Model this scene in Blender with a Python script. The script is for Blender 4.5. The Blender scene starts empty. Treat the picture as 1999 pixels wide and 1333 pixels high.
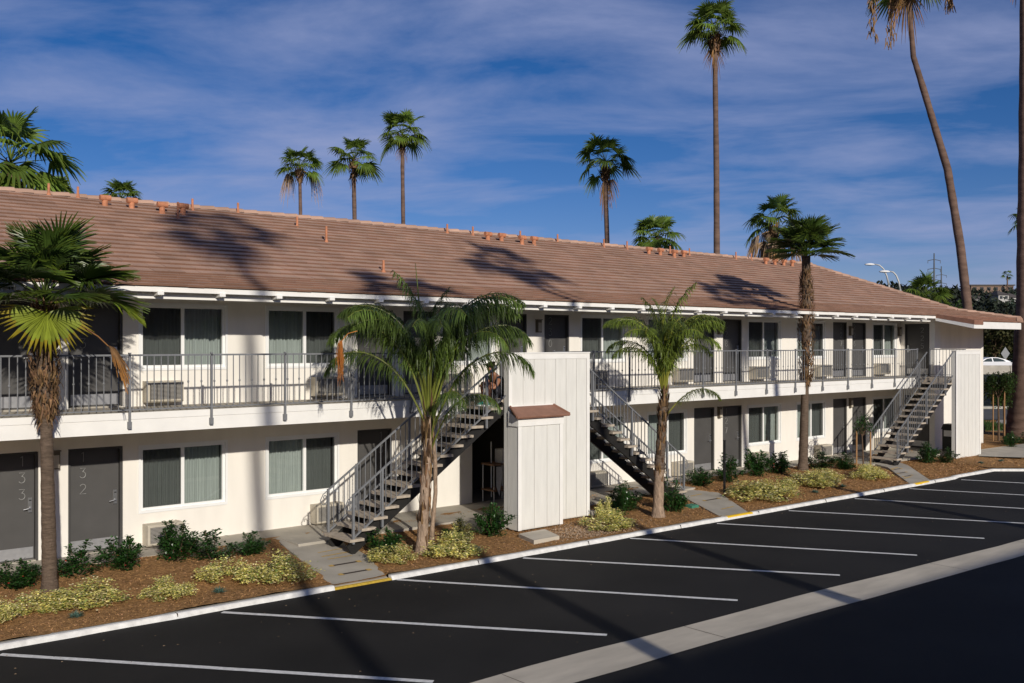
import bpy, math, random
from mathutils import Vector, Matrix, noise as mnoise
PI = math.pi
R = math.radians
S = bpy.context.scene
C = S.collection

# ------------------------------------------------------------------ camera
PHI = R(49.43)
cd = bpy.data.cameras.new('camera')
cam = bpy.data.objects.new('camera', cd)
C.objects.link(cam)
cam.location = (0, 0, 4.1)
cam.rotation_euler = (R(90), 0, PHI - R(90))
cd.sensor_width = 36
cd.lens = 35.0
cd.shift_y = 0.00225
cd.clip_start = 0.1
cd.clip_end = 6000
S.camera = cam

# ------------------------------------------------------------------ sun direction, world
SUN = Vector((-0.33, -1.0, 0.41)).normalized()
S_EL = math.asin(SUN.z)
S_AZ = math.atan2(SUN.x, SUN.y)          # clockwise from +Y
w = bpy.data.worlds.new('World')
S.world = w
w.use_nodes = True
nt = w.node_tree
nt.nodes.clear()
def N(t, ty, **k):
    n = t.nodes.new(ty)
    for a, b in k.items():
        setattr(n, a, b)
    return n
out = N(nt, 'ShaderNodeOutputWorld')
bg = N(nt, 'ShaderNodeBackground')
sky = N(nt, 'ShaderNodeTexSky', sky_type='NISHITA')
sky.sun_disc = False
sky.sun_elevation = S_EL
sky.sun_rotation = S_AZ
sky.altitude = 50
sky.air_density = 0.75
sky.dust_density = 0.2
sky.ozone_density = 3.0
tc = N(nt, 'ShaderNodeTexCoord')
sep = N(nt, 'ShaderNodeSeparateXYZ')
nt.links.new(tc.outputs['Generated'], sep.inputs[0])
zz = N(nt, 'ShaderNodeMath', operation='ADD'); zz.inputs[1].default_value = 0.10
nt.links.new(sep.outputs['Z'], zz.inputs[0])
zc = N(nt, 'ShaderNodeMath', operation='MAXIMUM'); zc.inputs[1].default_value = 0.06
nt.links.new(zz.outputs[0], zc.inputs[0])
dx = N(nt, 'ShaderNodeMath', operation='DIVIDE'); dy = N(nt, 'ShaderNodeMath', operation='DIVIDE')
nt.links.new(sep.outputs['X'], dx.inputs[0]); nt.links.new(zc.outputs[0], dx.inputs[1])
nt.links.new(sep.outputs['Y'], dy.inputs[0]); nt.links.new(zc.outputs[0], dy.inputs[1])
cmb = N(nt, 'ShaderNodeCombineXYZ')
nt.links.new(dx.outputs[0], cmb.inputs[0]); nt.links.new(dy.outputs[0], cmb.inputs[1])
mp = N(nt, 'ShaderNodeMapping')
mp0 = N(nt, 'ShaderNodeMapping')
mp0.inputs['Rotation'].default_value = (0, 0, R(47))
nt.links.new(cmb.outputs[0], mp0.inputs[0])
mp.inputs['Scale'].default_value = (0.80, 1.20, 1)
mp.inputs['Location'].default_value = (1.3, 0.4, 0)
nt.links.new(mp0.outputs[0], mp.inputs[0])
n1 = N(nt, 'ShaderNodeTexNoise'); n1.inputs['Scale'].default_value = 1.35; n1.inputs['Detail'].default_value = 7; n1.inputs['Roughness'].default_value = 0.58; n1.inputs['Distortion'].default_value = 0.35
n2 = N(nt, 'ShaderNodeTexNoise'); n2.inputs['Scale'].default_value = 0.35; n2.inputs['Detail'].default_value = 3
nt.links.new(mp.outputs[0], n1.inputs['Vector']); nt.links.new(mp.outputs[0], n2.inputs['Vector'])
ad = N(nt, 'ShaderNodeMath', operation='MULTIPLY_ADD'); ad.inputs[1].default_value = 0.7
nt.links.new(n2.outputs['Fac'], ad.inputs[0]); nt.links.new(n1.outputs['Fac'], ad.inputs[2])
rp = N(nt, 'ShaderNodeMapRange'); rp.inputs['From Min'].default_value = 0.74; rp.inputs['From Max'].default_value = 1.14; rp.inputs['To Max'].default_value = 0.92
nt.links.new(ad.outputs[0], rp.inputs['Value'])
grade = N(nt, 'ShaderNodeHueSaturation'); grade.inputs['Saturation'].default_value = 1.32; grade.inputs['Value'].default_value = 0.54
nt.links.new(sky.outputs[0], grade.inputs['Color'])
tint = N(nt, 'ShaderNodeMix', data_type='RGBA', blend_type='MULTIPLY'); tint.inputs['Factor'].default_value = 1
tint.inputs['B'].default_value = (1.06, 0.84, 1.02, 1)
nt.links.new(grade.outputs[0], tint.inputs['A'])
mx = N(nt, 'ShaderNodeMix', data_type='RGBA'); mx.inputs['B'].default_value = (2.6, 3.0, 4.8, 1)
nt.links.new(rp.outputs[0], mx.inputs['Factor']); nt.links.new(tint.outputs['Result'], mx.inputs['A'])
nt.links.new(mx.outputs['Result'], bg.inputs['Color'])
bg.inputs['Strength'].default_value = 0.12
nt.links.new(bg.outputs[0], out.inputs[0])

sd = bpy.data.lights.new('sun', 'SUN')
sun = bpy.data.objects.new('sun', sd)
C.objects.link(sun)
sd.energy = 3.8
sd.angle = R(0.8)
sd.color = (1.0, 0.935, 0.83)
sun.rotation_euler = SUN.to_track_quat('Z', 'Y').to_euler()
sun.location = (0, -30, 30)

S.view_settings.view_transform = 'Standard'
S.view_settings.look = 'None'
S.view_settings.exposure = 0.0
S.view_settings.gamma = 1.0
S.view_settings.use_curve_mapping = False
S.render.engine = 'CYCLES'
S.cycles.use_denoising = True
S.cycles.max_bounces = 8
S.cycles.transparent_max_bounces = 12

# ------------------------------------------------------------------ materials
def mat(name, col, rough=0.65, var=0.12, scale=6.0, bump=0.0, bscale=80.0, metal=0.0, rnd=0.0, spec=0.4,
        trans=0.0, attr=None, col2=None, detail=5, space='world', bdist=0.02, stretch=None):
    m = bpy.data.materials.new(name)
    m.use_nodes = True
    t = m.node_tree
    t.nodes.clear()
    o = N(t, 'ShaderNodeOutputMaterial')
    p = N(t, 'ShaderNodeBsdfPrincipled')
    p.inputs['Roughness'].default_value = rough
    p.inputs['Metallic'].default_value = metal
    p.inputs['Specular IOR Level'].default_value = spec
    if space == 'world':
        g = N(t, 'ShaderNodeNewGeometry'); vec = g.outputs['Position']
    else:
        g = N(t, 'ShaderNodeTexCoord'); vec = g.outputs['Object']
    if stretch:
        mpn = N(t, 'ShaderNodeMapping'); mpn.inputs['Scale'].default_value = stretch
        t.links.new(vec, mpn.inputs[0]); vec = mpn.outputs[0]
    n = N(t, 'ShaderNodeTexNoise')
    n.inputs['Scale'].default_value = scale
    n.inputs['Detail'].default_value = detail
    t.links.new(vec, n.inputs['Vector'])
    mr = N(t, 'ShaderNodeMapRange'); mr.inputs['From Min'].default_value = 0.3; mr.inputs['From Max'].default_value = 0.7
    t.links.new(n.outputs['Fac'], mr.inputs['Value'])
    mix = N(t, 'ShaderNodeMix', data_type='RGBA')
    c1 = tuple(c * (1 - var) for c in col); c2 = col2 or tuple(min(1, c * (1 + var)) for c in col)
    mix.inputs['A'].default_value = (*c1, 1); mix.inputs['B'].default_value = (*c2, 1)
    t.links.new(mr.outputs[0], mix.inputs['Factor'])
    last = mix.outputs['Result']
    if attr:
        a = N(t, 'ShaderNodeAttribute', attribute_name=attr)
        ml = N(t, 'ShaderNodeMix', data_type='RGBA', blend_type='MULTIPLY'); ml.inputs['Factor'].default_value = 1
        t.links.new(last, ml.inputs['A']); t.links.new(a.outputs['Color'], ml.inputs['B']); last = ml.outputs['Result']
    if rnd:
        oi = N(t, 'ShaderNodeObjectInfo')
        m2 = N(t, 'ShaderNodeMapRange'); m2.inputs['To Min'].default_value = 1 - rnd; m2.inputs['To Max'].default_value = 1 + rnd
        t.links.new(oi.outputs['Random'], m2.inputs['Value'])
        vm = N(t, 'ShaderNodeVectorMath', operation='SCALE')
        t.links.new(last, vm.inputs[0]); t.links.new(m2.outputs[0], vm.inputs['Scale']); last = vm.outputs[0]
    t.links.new(last, p.inputs['Base Color'])
    if bump:
        b = N(t, 'ShaderNodeTexNoise'); b.inputs['Scale'].default_value = bscale; b.inputs['Detail'].default_value = 4
        t.links.new(vec, b.inputs['Vector'])
        bn = N(t, 'ShaderNodeBump'); bn.inputs['Strength'].default_value = bump; bn.inputs['Distance'].default_value = bdist
        t.links.new(b.outputs['Fac'], bn.inputs['Height']); t.links.new(bn.outputs[0], p.inputs['Normal'])
    if trans:
        tr = N(t, 'ShaderNodeBsdfTranslucent'); ms = N(t, 'ShaderNodeMixShader'); ms.inputs[0].default_value = trans
        t.links.new(last, tr.inputs['Color']); t.links.new(p.outputs[0], ms.inputs[1]); t.links.new(tr.outputs[0], ms.inputs[2])
        t.links.new(ms.outputs[0], o.inputs[0])
    else:
        t.links.new(p.outputs[0], o.inputs[0])
    return m

def glass_mat(name, tcol, refl):
    m = bpy.data.materials.new(name); m.use_nodes = True
    t = m.node_tree; t.nodes.clear()
    o = N(t, 'ShaderNodeOutputMaterial')
    tr = N(t, 'ShaderNodeBsdfTransparent'); tr.inputs[0].default_value = (*tcol, 1)
    gl = N(t, 'ShaderNodeBsdfGlossy'); gl.inputs['Roughness'].default_value = 0.015
    lw = N(t, 'ShaderNodeFresnel'); lw.inputs['IOR'].default_value = 1.6
    ml = N(t, 'ShaderNodeMath', operation='MULTIPLY'); ml.inputs[1].default_value = refl
    t.links.new(lw.outputs[0], ml.inputs[0])
    ms = N(t, 'ShaderNodeMixShader')
    t.links.new(ml.outputs[0], ms.inputs[0]); t.links.new(tr.outputs[0], ms.inputs[1]); t.links.new(gl.outputs[0], ms.inputs[2])
    t.links.new(ms.outputs[0], o.inputs[0])
    return m

def screen_mat(name, col, alpha):
    m = bpy.data.materials.new(name); m.use_nodes = True
    t = m.node_tree; t.nodes.clear()
    o = N(t, 'ShaderNodeOutputMaterial')
    tr = N(t, 'ShaderNodeBsdfTransparent'); df = N(t, 'ShaderNodeBsdfDiffuse'); df.inputs[0].default_value = (*col, 1)
    ms = N(t, 'ShaderNodeMixShader'); ms.inputs[0].default_value = alpha
    t.links.new(tr.outputs[0], ms.inputs[1]); t.links.new(df.outputs[0], ms.inputs[2]); t.links.new(ms.outputs[0], o.inputs[0])
    return m

K = {}
K['stucco'] = mat('stucco', (0.82, 0.78, 0.708), 0.85, 0.05, 1.6, 0.25, 140, spec=0.15, stretch=(1.6, 1.6, .4))
K['trim'] = mat('white_trim', (0.82, 0.80, 0.755), 0.55, 0.04, 3, 0.06, 60)
K['boards'] = mat('white_boards', (0.72, 0.705, 0.655), 0.6, 0.05, 2.5, 0.12, 30, stretch=(4, 4, 0.6))
K['frame'] = mat('vinyl_frame', (0.82, 0.82, 0.80), 0.4, 0.02, 4)
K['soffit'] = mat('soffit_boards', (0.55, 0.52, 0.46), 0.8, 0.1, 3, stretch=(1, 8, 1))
K['asphalt'] = mat('asphalt', (0.0135, 0.0125, 0.0115), 0.82, 0.42, 0.45, 0.5, 260, spec=0.26, detail=10, bdist=0.006)
K['paint'] = mat('line_paint', (0.74, 0.73, 0.70), 0.75, 0.16, 16, 0.3, 200, detail=9)
K['curb'] = mat('curb_paint', (0.72, 0.705, 0.67), 0.75, 0.17, 7, 0.4, 60, detail=9)
K['curbback'] = mat('curb_concrete', (0.40, 0.38, 0.33), 0.85, 0.15, 6, 0.3, 80)
K['yellow'] = mat('yellow_paint', (0.80, 0.50, 0.02), 0.65, 0.10, 7, 0.2, 90)
K['mustard'] = mat('mustard_paint', (0.50, 0.33, 0.04), 0.8, 0.2, 20, 0.1, 90)
K['yellowworn'] = mat('worn_yellow_paint', (0.52, 0.34, 0.10), 0.85, 0.2, 30, 0.1, 90)
K['concrete'] = mat('concrete', (0.40, 0.365, 0.305), 0.88, 0.16, 1.6, 0.25, 90, detail=8)
K['gutter'] = mat('gutter_concrete', (0.52, 0.465, 0.375), 0.9, 0.14, 1.4, 0.3, 60, detail=9, stretch=(0.7, 2.5, 1))
K['tread'] = mat('precast_tread', (0.42, 0.355, 0.28), 0.9, 0.18, 9, 0.35, 70)
K['mulch'] = mat('mulch_soil', (0.34, 0.19, 0.080), 0.95, 0.40, 14, 0.9, 45, spec=0.1, detail=8, bdist=0.04)
K['chip'] = mat('mulch_chip', (0.50, 0.295, 0.135), 0.9, 0.15, 3, attr='tint', spec=0.1)
K['gravel'] = mat('gravel_patch', (0.27, 0.19, 0.125), 0.95, 0.3, 30, attr='tint')
K['tile'] = mat('concrete_roof_tile', (0.45, 0.288, 0.208), 0.8, 0.14, 1.3, 0.3, 45, rnd=0.06, spec=0.25, attr='tint', detail=6)
K['felt'] = mat('roof_underlay', (0.05, 0.035, 0.03), 0.9, 0.1, 3)
K['terracotta'] = mat('terracotta_paint', (0.47, 0.195, 0.10), 0.8, 0.25, 9)
K['rust'] = mat('red_brown_cap', (0.25, 0.125, 0.082), 0.6, 0.15, 6, 0.1, 40)
K['door'] = mat('door_paint', (0.076, 0.073, 0.070), 0.5, 0.08, 2.5, 0.04, 30)
K['doorframe'] = mat('door_frame_paint', (0.060, 0.058, 0.056), 0.5, 0.05, 3)
K['steel'] = mat('brushed_steel', (0.52, 0.52, 0.52), 0.32, 0.06, 30, metal=0.9)
K['kick'] = mat('aluminium_kick_plate', (0.42, 0.42, 0.43), 0.42, 0.08, 12, metal=0.6)
K['numeral'] = mat('numeral_metal', (0.30, 0.30, 0.29), 0.5, 0.05, 20, metal=0.2)
K['rail'] = mat('galvanised_grey_paint', (0.20, 0.205, 0.215), 0.5, 0.10, 9, 0.05, 60, metal=0.15)
K['stringer'] = mat('black_steel', (0.016, 0.015, 0.014), 0.55, 0.15, 8)
K['black'] = mat('black_plastic', (0.012, 0.012, 0.013), 0.45, 0.1, 8)
K['ac'] = mat('ac_casing', (0.50, 0.45, 0.36), 0.6, 0.08, 5)
K['grille'] = mat('ac_grille', (0.30, 0.28, 0.25), 0.55, 0.08, 5)
K['dark'] = mat('dark_interior', (0.02, 0.018, 0.016), 0.9, 0.1, 3)
K['corridor'] = mat('corridor_paint', (0.16, 0.15, 0.13), 0.9, 0.06, 2)
K['curtain'] = mat('teal_grey_curtain', (0.50, 0.51, 0.49), 0.9, 0.10, 5, stretch=(6, 6, 0.3))
K['curtaindark'] = mat('grey_curtain', (0.26, 0.275, 0.27), 0.9, 0.10, 5, stretch=(6, 6, 0.3))
K['glass'] = glass_mat('window_glass', (0.76, 0.81, 0.80), 1.5)
K['screen'] = screen_mat('insect_screen', (0.035, 0.036, 0.036), 0.52)
K['lamp'] = mat('wall_lamp_bronze', (0.13, 0.105, 0.075), 0.5, 0.1, 6)
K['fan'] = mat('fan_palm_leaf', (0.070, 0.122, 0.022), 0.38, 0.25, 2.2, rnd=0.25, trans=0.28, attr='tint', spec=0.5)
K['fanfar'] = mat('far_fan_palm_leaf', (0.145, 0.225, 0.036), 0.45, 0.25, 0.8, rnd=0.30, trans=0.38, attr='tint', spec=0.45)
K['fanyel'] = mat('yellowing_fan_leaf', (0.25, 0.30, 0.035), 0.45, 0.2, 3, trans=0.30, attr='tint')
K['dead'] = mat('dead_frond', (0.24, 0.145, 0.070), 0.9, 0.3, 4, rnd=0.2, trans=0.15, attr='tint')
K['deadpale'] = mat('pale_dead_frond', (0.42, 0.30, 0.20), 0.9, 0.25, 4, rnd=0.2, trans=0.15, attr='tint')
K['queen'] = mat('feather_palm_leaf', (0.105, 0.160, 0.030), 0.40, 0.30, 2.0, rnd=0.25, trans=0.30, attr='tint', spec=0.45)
K['queenbright'] = mat('feather_palm_leaf_light', (0.175, 0.235, 0.036), 0.40, 0.30, 2.0, rnd=0.22, trans=0.32, attr='tint', spec=0.45)  # brighter yellow-green leaf colour
K['orange'] = mat('dry_flower_stalk', (0.50, 0.19, 0.04), 0.9, 0.2, 9)
K['trunk'] = mat('palm_trunk', (0.165, 0.120, 0.088), 0.95, 0.30, 7, 0.9, 26, spec=0.1, stretch=(1, 1, 5), bdist=0.04)
K['trunkgrey'] = mat('grey_palm_trunk', (0.21, 0.165, 0.13), 0.95, 0.30, 5, 0.9, 20, spec=0.1, stretch=(1, 1, 6), bdist=0.05)
K['trunkfar'] = mat('far_palm_trunk', (0.150, 0.098, 0.075), 0.95, 0.3, 1.5, 0.5, 8, spec=0.1, stretch=(1, 1, 3))
K['trunkpale'] = mat('pale_palm_trunk', (0.34, 0.245, 0.175), 0.95, 0.35, 8, 0.9, 20, spec=0.1, stretch=(2.5, 2.5, 0.7), bdist=0.04)
K['boot'] = mat('leaf_base_fibre', (0.135, 0.082, 0.045), 0.95, 0.4, 9, attr='tint', spec=0.1)
K['leafdark'] = mat('shrub_leaf', (0.026, 0.072, 0.016), 0.32, 0.3, 6, rnd=0.15, trans=0.15, attr='tint', spec=0.5)
K['leafyel'] = mat('variegated_leaf', (0.78, 0.71, 0.24), 0.5, 0.2, 6, rnd=0.08, trans=0.22, attr='tint')
K['leafblue'] = mat('blue_green_leaf', (0.07, 0.13, 0.10), 0.6, 0.2, 6, attr='tint')
K['leafmid'] = mat('mid_tree_leaf', (0.050, 0.092, 0.022), 0.5, 0.35, 1.0, rnd=0.2, trans=0.25, attr='tint')
K['leafolive'] = mat('olive_tree_leaf', (0.070, 0.070, 0.026), 0.7, 0.35, 0.5, rnd=0.2, trans=0.2, attr='tint')
K['hillwood'] = mat('hill_scrub_leaf', (0.024, 0.034, 0.022), 0.9, 0.35, 0.05, attr='tint')
K['hill'] = mat('hill_ground', (0.020, 0.026, 0.016), 0.95, 0.4, 0.03, detail=7)
K['red'] = mat('red_flower', (0.50, 0.035, 0.03), 0.6, 0.1, 6)
K['bark'] = mat('stem_bark', (0.12, 0.075, 0.045), 0.9, 0.25, 15)
K['stake'] = mat('wood_stake', (0.34, 0.19, 0.085), 0.85, 0.2, 10, stretch=(4, 4, 0.6))
K['grass'] = mat('grass', (0.05, 0.10, 0.02), 0.8, 0.4, 3, attr='tint')
K['ground'] = mat('ground_earth', (0.13, 0.10, 0.065), 0.95, 0.3, 0.06, detail=7)
K['street'] = mat('street_asphalt', (0.10, 0.095, 0.085), 0.9, 0.15, 0.4, detail=7)
K['skin'] = mat('skin', (0.30, 0.135, 0.075), 0.5, 0.06, 12)
K['hair'] = mat('dark_hair', (0.02, 0.013, 0.01), 0.5, 0.2, 40)
K['cloth'] = mat('dark_cloth', (0.014, 0.014, 0.020), 0.9, 0.15, 20)
K['teal'] = mat('teal_shoe', (0.03, 0.36, 0.28), 0.6, 0.08, 20)
K['white'] = mat('white_plain', (0.78, 0.78, 0.77), 0.5, 0.02, 6)
K['car'] = mat('white_car_paint', (0.72, 0.72, 0.73), 0.22, 0.01, 2, spec=0.6)
K['carglass'] = mat('car_window_tint', (0.03, 0.045, 0.04), 0.08, 0.05, 2, spec=0.8)
K['tail'] = mat('tail_light', (0.35, 0.02, 0.02), 0.25, 0.05, 6)
K['rubber'] = mat('tyre_rubber', (0.015, 0.015, 0.015), 0.9, 0.1, 10)
K['pole'] = mat('pole_grey', (0.50, 0.50, 0.48), 0.5, 0.05, 3, metal=0.2)
K['lattice'] = mat('pylon_steel', (0.10, 0.11, 0.12), 0.7, 0.05, 1)
K['farwhite'] = mat('far_house_wall', (0.46, 0.45, 0.42), 0.9, 0.06, 0.2)
K['farbrown'] = mat('far_building_wall', (0.22, 0.15, 0.11), 0.9, 0.08, 0.2)
K['farroof'] = mat('far_roof', (0.10, 0.085, 0.075), 0.9, 0.1, 0.2)
K['farwin'] = mat('far_window', (0.03, 0.035, 0.04), 0.2, 0.1, 1)
K['paper'] = mat('white_label', (0.80, 0.80, 0.78), 0.6, 0.02, 8)
K['clothwhite'] = mat('white_cloth', (0.62, 0.60, 0.55), 0.9, 0.08, 12)
K['woodbrown'] = mat('brown_wood', (0.20, 0.11, 0.06), 0.7, 0.2, 8)
K['green_lid'] = mat('green_valve_lid', (0.05, 0.20, 0.13), 0.6, 0.1, 8)

# ------------------------------------------------------------------ mesh helpers
class MB:
    def __init__(s):
        s.v = []; s.f = []; s.t = []; s.tint = (1, 1, 1)
    def q(s, *pts):
        i = len(s.v)
        s.v += [tuple(p) for p in pts]
        s.f.append(tuple(range(i, i + len(pts)))); s.t.append(s.tint)
    def poly(s, verts, faces):
        i = len(s.v)
        s.v += [tuple(p) for p in verts]
        for f in faces:
            s.f.append(tuple(i + k for k in f)); s.t.append(s.tint)
    def box(s, x0, x1, y0, y1, z0, z1):
        s.hexa([(x0, y0, z0), (x1, y0, z0), (x1, y1, z0), (x0, y1, z0), (x0, y0, z1), (x1, y0, z1), (x1, y1, z1), (x0, y1, z1)])
    def hexa(s, p):
        s.poly(p, [(0, 3, 2, 1), (4, 5, 6, 7), (0, 1, 5, 4), (1, 2, 6, 5), (2, 3, 7, 6), (3, 0, 4, 7)])
    def bar(s, a, b, w, h, up=(0, 0, 1)):
        a = Vector(a); b = Vector(b); d = (b - a).normalized(); u = Vector(up)
        l = d.cross(u)
        if l.length < 1e-5: l = d.cross(Vector((1, 0, 0)))
        l.normalize(); u = l.cross(d).normalized()
        l *= w / 2; u *= h / 2
        s.hexa([a - l - u, a + l - u, b + l - u, b - l - u, a - l + u, a + l + u, b + l + u, b - l + u])
    def tube(s, pts, rad, n=8, cap=True):
        pts = [Vector(p) for p in pts]
        if not isinstance(rad, (list, tuple)): rad = [rad] * len(pts)
        rings = []
        prev = None
        for i, p in enumerate(pts):
            d = (pts[min(i + 1, len(pts) - 1)] - pts[max(i - 1, 0)]).normalized()
            ref = prev if prev is not None else (Vector((1, 0, 0)) if abs(d.x) < 0.9 else Vector((0, 1, 0)))
            a = (ref - d * ref.dot(d)).normalized(); prev = a
            b = d.cross(a)
            rings.append([p + (a * math.cos(2 * PI * k / n) + b * math.sin(2 * PI * k / n)) * rad[i] for k in range(n)])
        vs = [v for r_ in rings for v in r_]
        fs = []
        for i in range(len(pts) - 1):
            for k in range(n):
                fs.append((i * n + k, i * n + (k + 1) % n, (i + 1) * n + (k + 1) % n, (i + 1) * n + k))
        if cap:
            fs.append(tuple(range(n - 1, -1, -1))); fs.append(tuple((len(pts) - 1) * n + k for k in range(n)))
        s.poly(vs, fs)
    def prism(s, outline, a, b, axis='y'):
        n = len(outline)
        def P(u, v, t):
            return (u, t, v) if axis == 'y' else ((t, u, v) if axis == 'x' else (u, v, t))
        vs = [P(u, v, a) for u, v in outline] + [P(u, v, b) for u, v in outline]
        fs = [tuple(range(n - 1, -1, -1)), tuple(range(n, 2 * n))] + [(i, (i + 1) % n, n + (i + 1) % n, n + i) for i in range(n)]
        s.poly(vs, fs)
    def lathe(s, prof, c=(0, 0, 0), n=16):
        vs = []; fs = []
        for (r_, z) in prof:
            for k in range(n):
                vs.append((c[0] + r_ * math.cos(2 * PI * k / n), c[1] + r_ * math.sin(2 * PI * k / n), c[2] + z))
        for i in range(len(prof) - 1):
            for k in range(n):
                fs.append((i * n + k, i * n + (k + 1) % n, (i + 1) * n + (k + 1) % n, (i + 1) * n + k))
        fs.append(tuple(range(n - 1, -1, -1))); fs.append(tuple((len(prof) - 1) * n + k for k in range(n)))
        s.poly(vs, fs)
    def mesh(s, name, m=None, smooth=False):
        me = bpy.data.meshes.new(name)
        me.from_pydata(s.v, [], s.f)
        if any(t != (1, 1, 1) for t in s.t) or True:
            a = me.color_attributes.new('tint', 'FLOAT_COLOR', 'CORNER')
            buf = []
            for f, t in zip(s.f, s.t):
                buf += [t[0], t[1], t[2], 1.0] * len(f)
            a.data.foreach_set('color', buf)
        if m is not None: me.materials.append(m)
        if smooth: me.shade_smooth()
        me.update()
        return me

def W(o):
    if o.parent is None: return o.matrix_basis.copy()
    return W(o.parent) @ o.matrix_parent_inverse @ o.matrix_basis
def attach(o, p):
    if p is not None:
        o.parent = p; o.matrix_parent_inverse = W(p).inverted()
def add(name, me, parent=None, loc=(0, 0, 0), rot=(0, 0, 0), scale=(1, 1, 1)):
    o = bpy.data.objects.new(name, me)
    C.objects.link(o)
    o.location = loc; o.rotation_euler = rot; o.scale = scale
    attach(o, parent)
    return o
def tag(o, label=None, cat=None, group=None, kind=None):
    if label: o['label'] = label
    if cat: o['category'] = cat
    if group: o['group'] = group
    if kind: o['kind'] = kind
    return o
def thing(name, label, cat, loc, group=None):
    o = add(name, None, None, loc)
    o.empty_display_size = 0.2
    return tag(o, label, cat, group)
def struct(name, me):
    return tag(add(name, me), kind='structure')
def make(name, m, parent, fn, smooth=False):
    b = MB(); fn(b)
    return add(name, b.mesh(name, m, smooth), parent)

def curbY(X): return 15.70 - 0.015 * X
def bedz(X, Y):
    t = max(0.0, min(1.0, (Y - 15.65) / 3.55))
    return -0.220 + 0.18 * t

# ------------------------------------------------------------------ ground, lot, curb
gb = MB()
gb.q((-1500, -1500, -0.75), (2500, -1500, -0.75), (2500, 2500, -0.75), (-1500, 2500, -0.75))
struct('ground', gb.mesh('ground', K['ground']))

PATHC = [(-14, curbY(-14)), (4, curbY(4)), (12, curbY(12)), (20, curbY(20)), (28, curbY(28)), (32.0, curbY(32.0)), (32.5, 15.33), (35.0, 15.28), (35.8, 14.6), (39.0, 10.8), (44, 4.5), (52, -6)]
lb = MB()
nx = 60
for i in range(nx):
    xa, xb = -30 + 92 * i / nx, -30 + 92 * (i + 1) / nx
    for j in range(20):
        ya, yb = -24 + 40.5 * j / 20, -24 + 40.5 * (j + 1) / 20
        if xa > 37 and yb > 15: continue
        lb.q((xa, ya, -0.30), (xb, ya, -0.30), (xb, yb, -0.30), (xa, yb, -0.30))
lot = struct('parking_lot', lb.mesh('parking_lot', K['asphalt']))

STR = [[3.66, 15.42, 7.65, 10.51], [7.0, 15.48, 10.87, 10.49], [10.45, 15.50, 14.04, 10.45], [13.47, 15.38, 17.04, 10.32], [16.67, 15.36, 19.87, 10.25], [19.66, 15.25, 22.75, 10.15], [22.61, 15.19, 25.5, 10.2], [25.79, 15.15, 28.3, 10.0], [28.83, 15.11, 31.2, 10.0], [32.0, 15.02, 34.1, 10.2], [0.4, 15.45, 4.4, 10.5]]
rnd = random.Random(5)
for (x0, y0, x1, y1) in STR:
    b = MB()
    a = Vector((x0, y0, 0)); c = Vector((x1, y1, 0)); d = (c - a).normalized(); l = Vector((-d.y, d.x, 0)) * 0.055
    n = 24
    L = []; Rr = []
    for i in range(n + 1):
        p = a.lerp(c, i / n)
        L.append(p + l * (1 + rnd.uniform(-0.07, 0.07)) + Vector((0, 0, -0.296)))
        Rr.append(p - l * (1 + rnd.uniform(-0.07, 0.07)) + Vector((0, 0, -0.296)))
    for i in range(n):
        b.q(L[i], L[i + 1], Rr[i + 1], Rr[i])
    add('parking_line', b.mesh('parking_line', K['paint']), lot)

def ribbon(b, path_a, path_b, z, sub=1):
    for i in range(len(path_a) - 1):
        b.q((*path_a[i], z), (*path_a[i + 1], z), (*path_b[i + 1], z), (*path_b[i], z))
ups = [(-30, 10.95), (-10, 10.55), (10.1, 10.13), (15, 9.93), (23.3, 9.52), (34, 9.0), (46, 8.4)]
los = [(-30, 10.1), (-10, 9.70), (9.3, 9.28), (14.4, 9.13), (21.5, 8.79), (34, 8.2), (46, 7.6)]
b = MB()
def lerp_path(P, x):
    for (x0, y0), (x1, y1) in zip(P[:-1], P[1:]):
        if x0 <= x <= x1: return y0 + (y1 - y0) * (x - x0) / (x1 - x0)
    return P[-1][1]
xs = [-29 + i * 1.0 for i in range(74)]
up2 = [(x, lerp_path(ups, x) + rnd.uniform(-0.025, 0.025)) for x in xs]; lo2 = [(x, lerp_path(los, x) + rnd.uniform(-0.025, 0.025)) for x in xs]
for i in range(len(xs) - 1):
    (xa, ya), (xb, yb) = up2[i], up2[i + 1]; (xc, yc), (xd, yd) = lo2[i], lo2[i + 1]
    ma, mb_ = (ya + yc) / 2, (yb + yd) / 2
    b.q((xa, ya, -0.294), (xa, ma, -0.297), (xb, mb_, -0.297), (xb, yb, -0.294))
    b.q((xa, ma, -0.297), (xc, yc, -0.294), (xd, yd, -0.294), (xb, mb_, -0.297))
gut = struct('concrete_gutter', b.mesh('concrete_gutter', K['gutter']))
for x in [-9.5, -5.9, -2.3, 1.3, 4.9, 8.5, 12.1, 15.7, 19.3, 22.9, 26.5, 30.1]:
    j = MB(); y0, y1 = lerp_path(los, x), lerp_path(ups, x)
    j.q((x, y0 + .03, -0.2925), (x + 0.012, y0 + .03, -0.2925), (x + 0.012, y1 - .03, -0.2925), (x, y1 - .03, -0.2925))
    add('control_joint', j.mesh('control_joint', K['felt']), gut)

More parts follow.
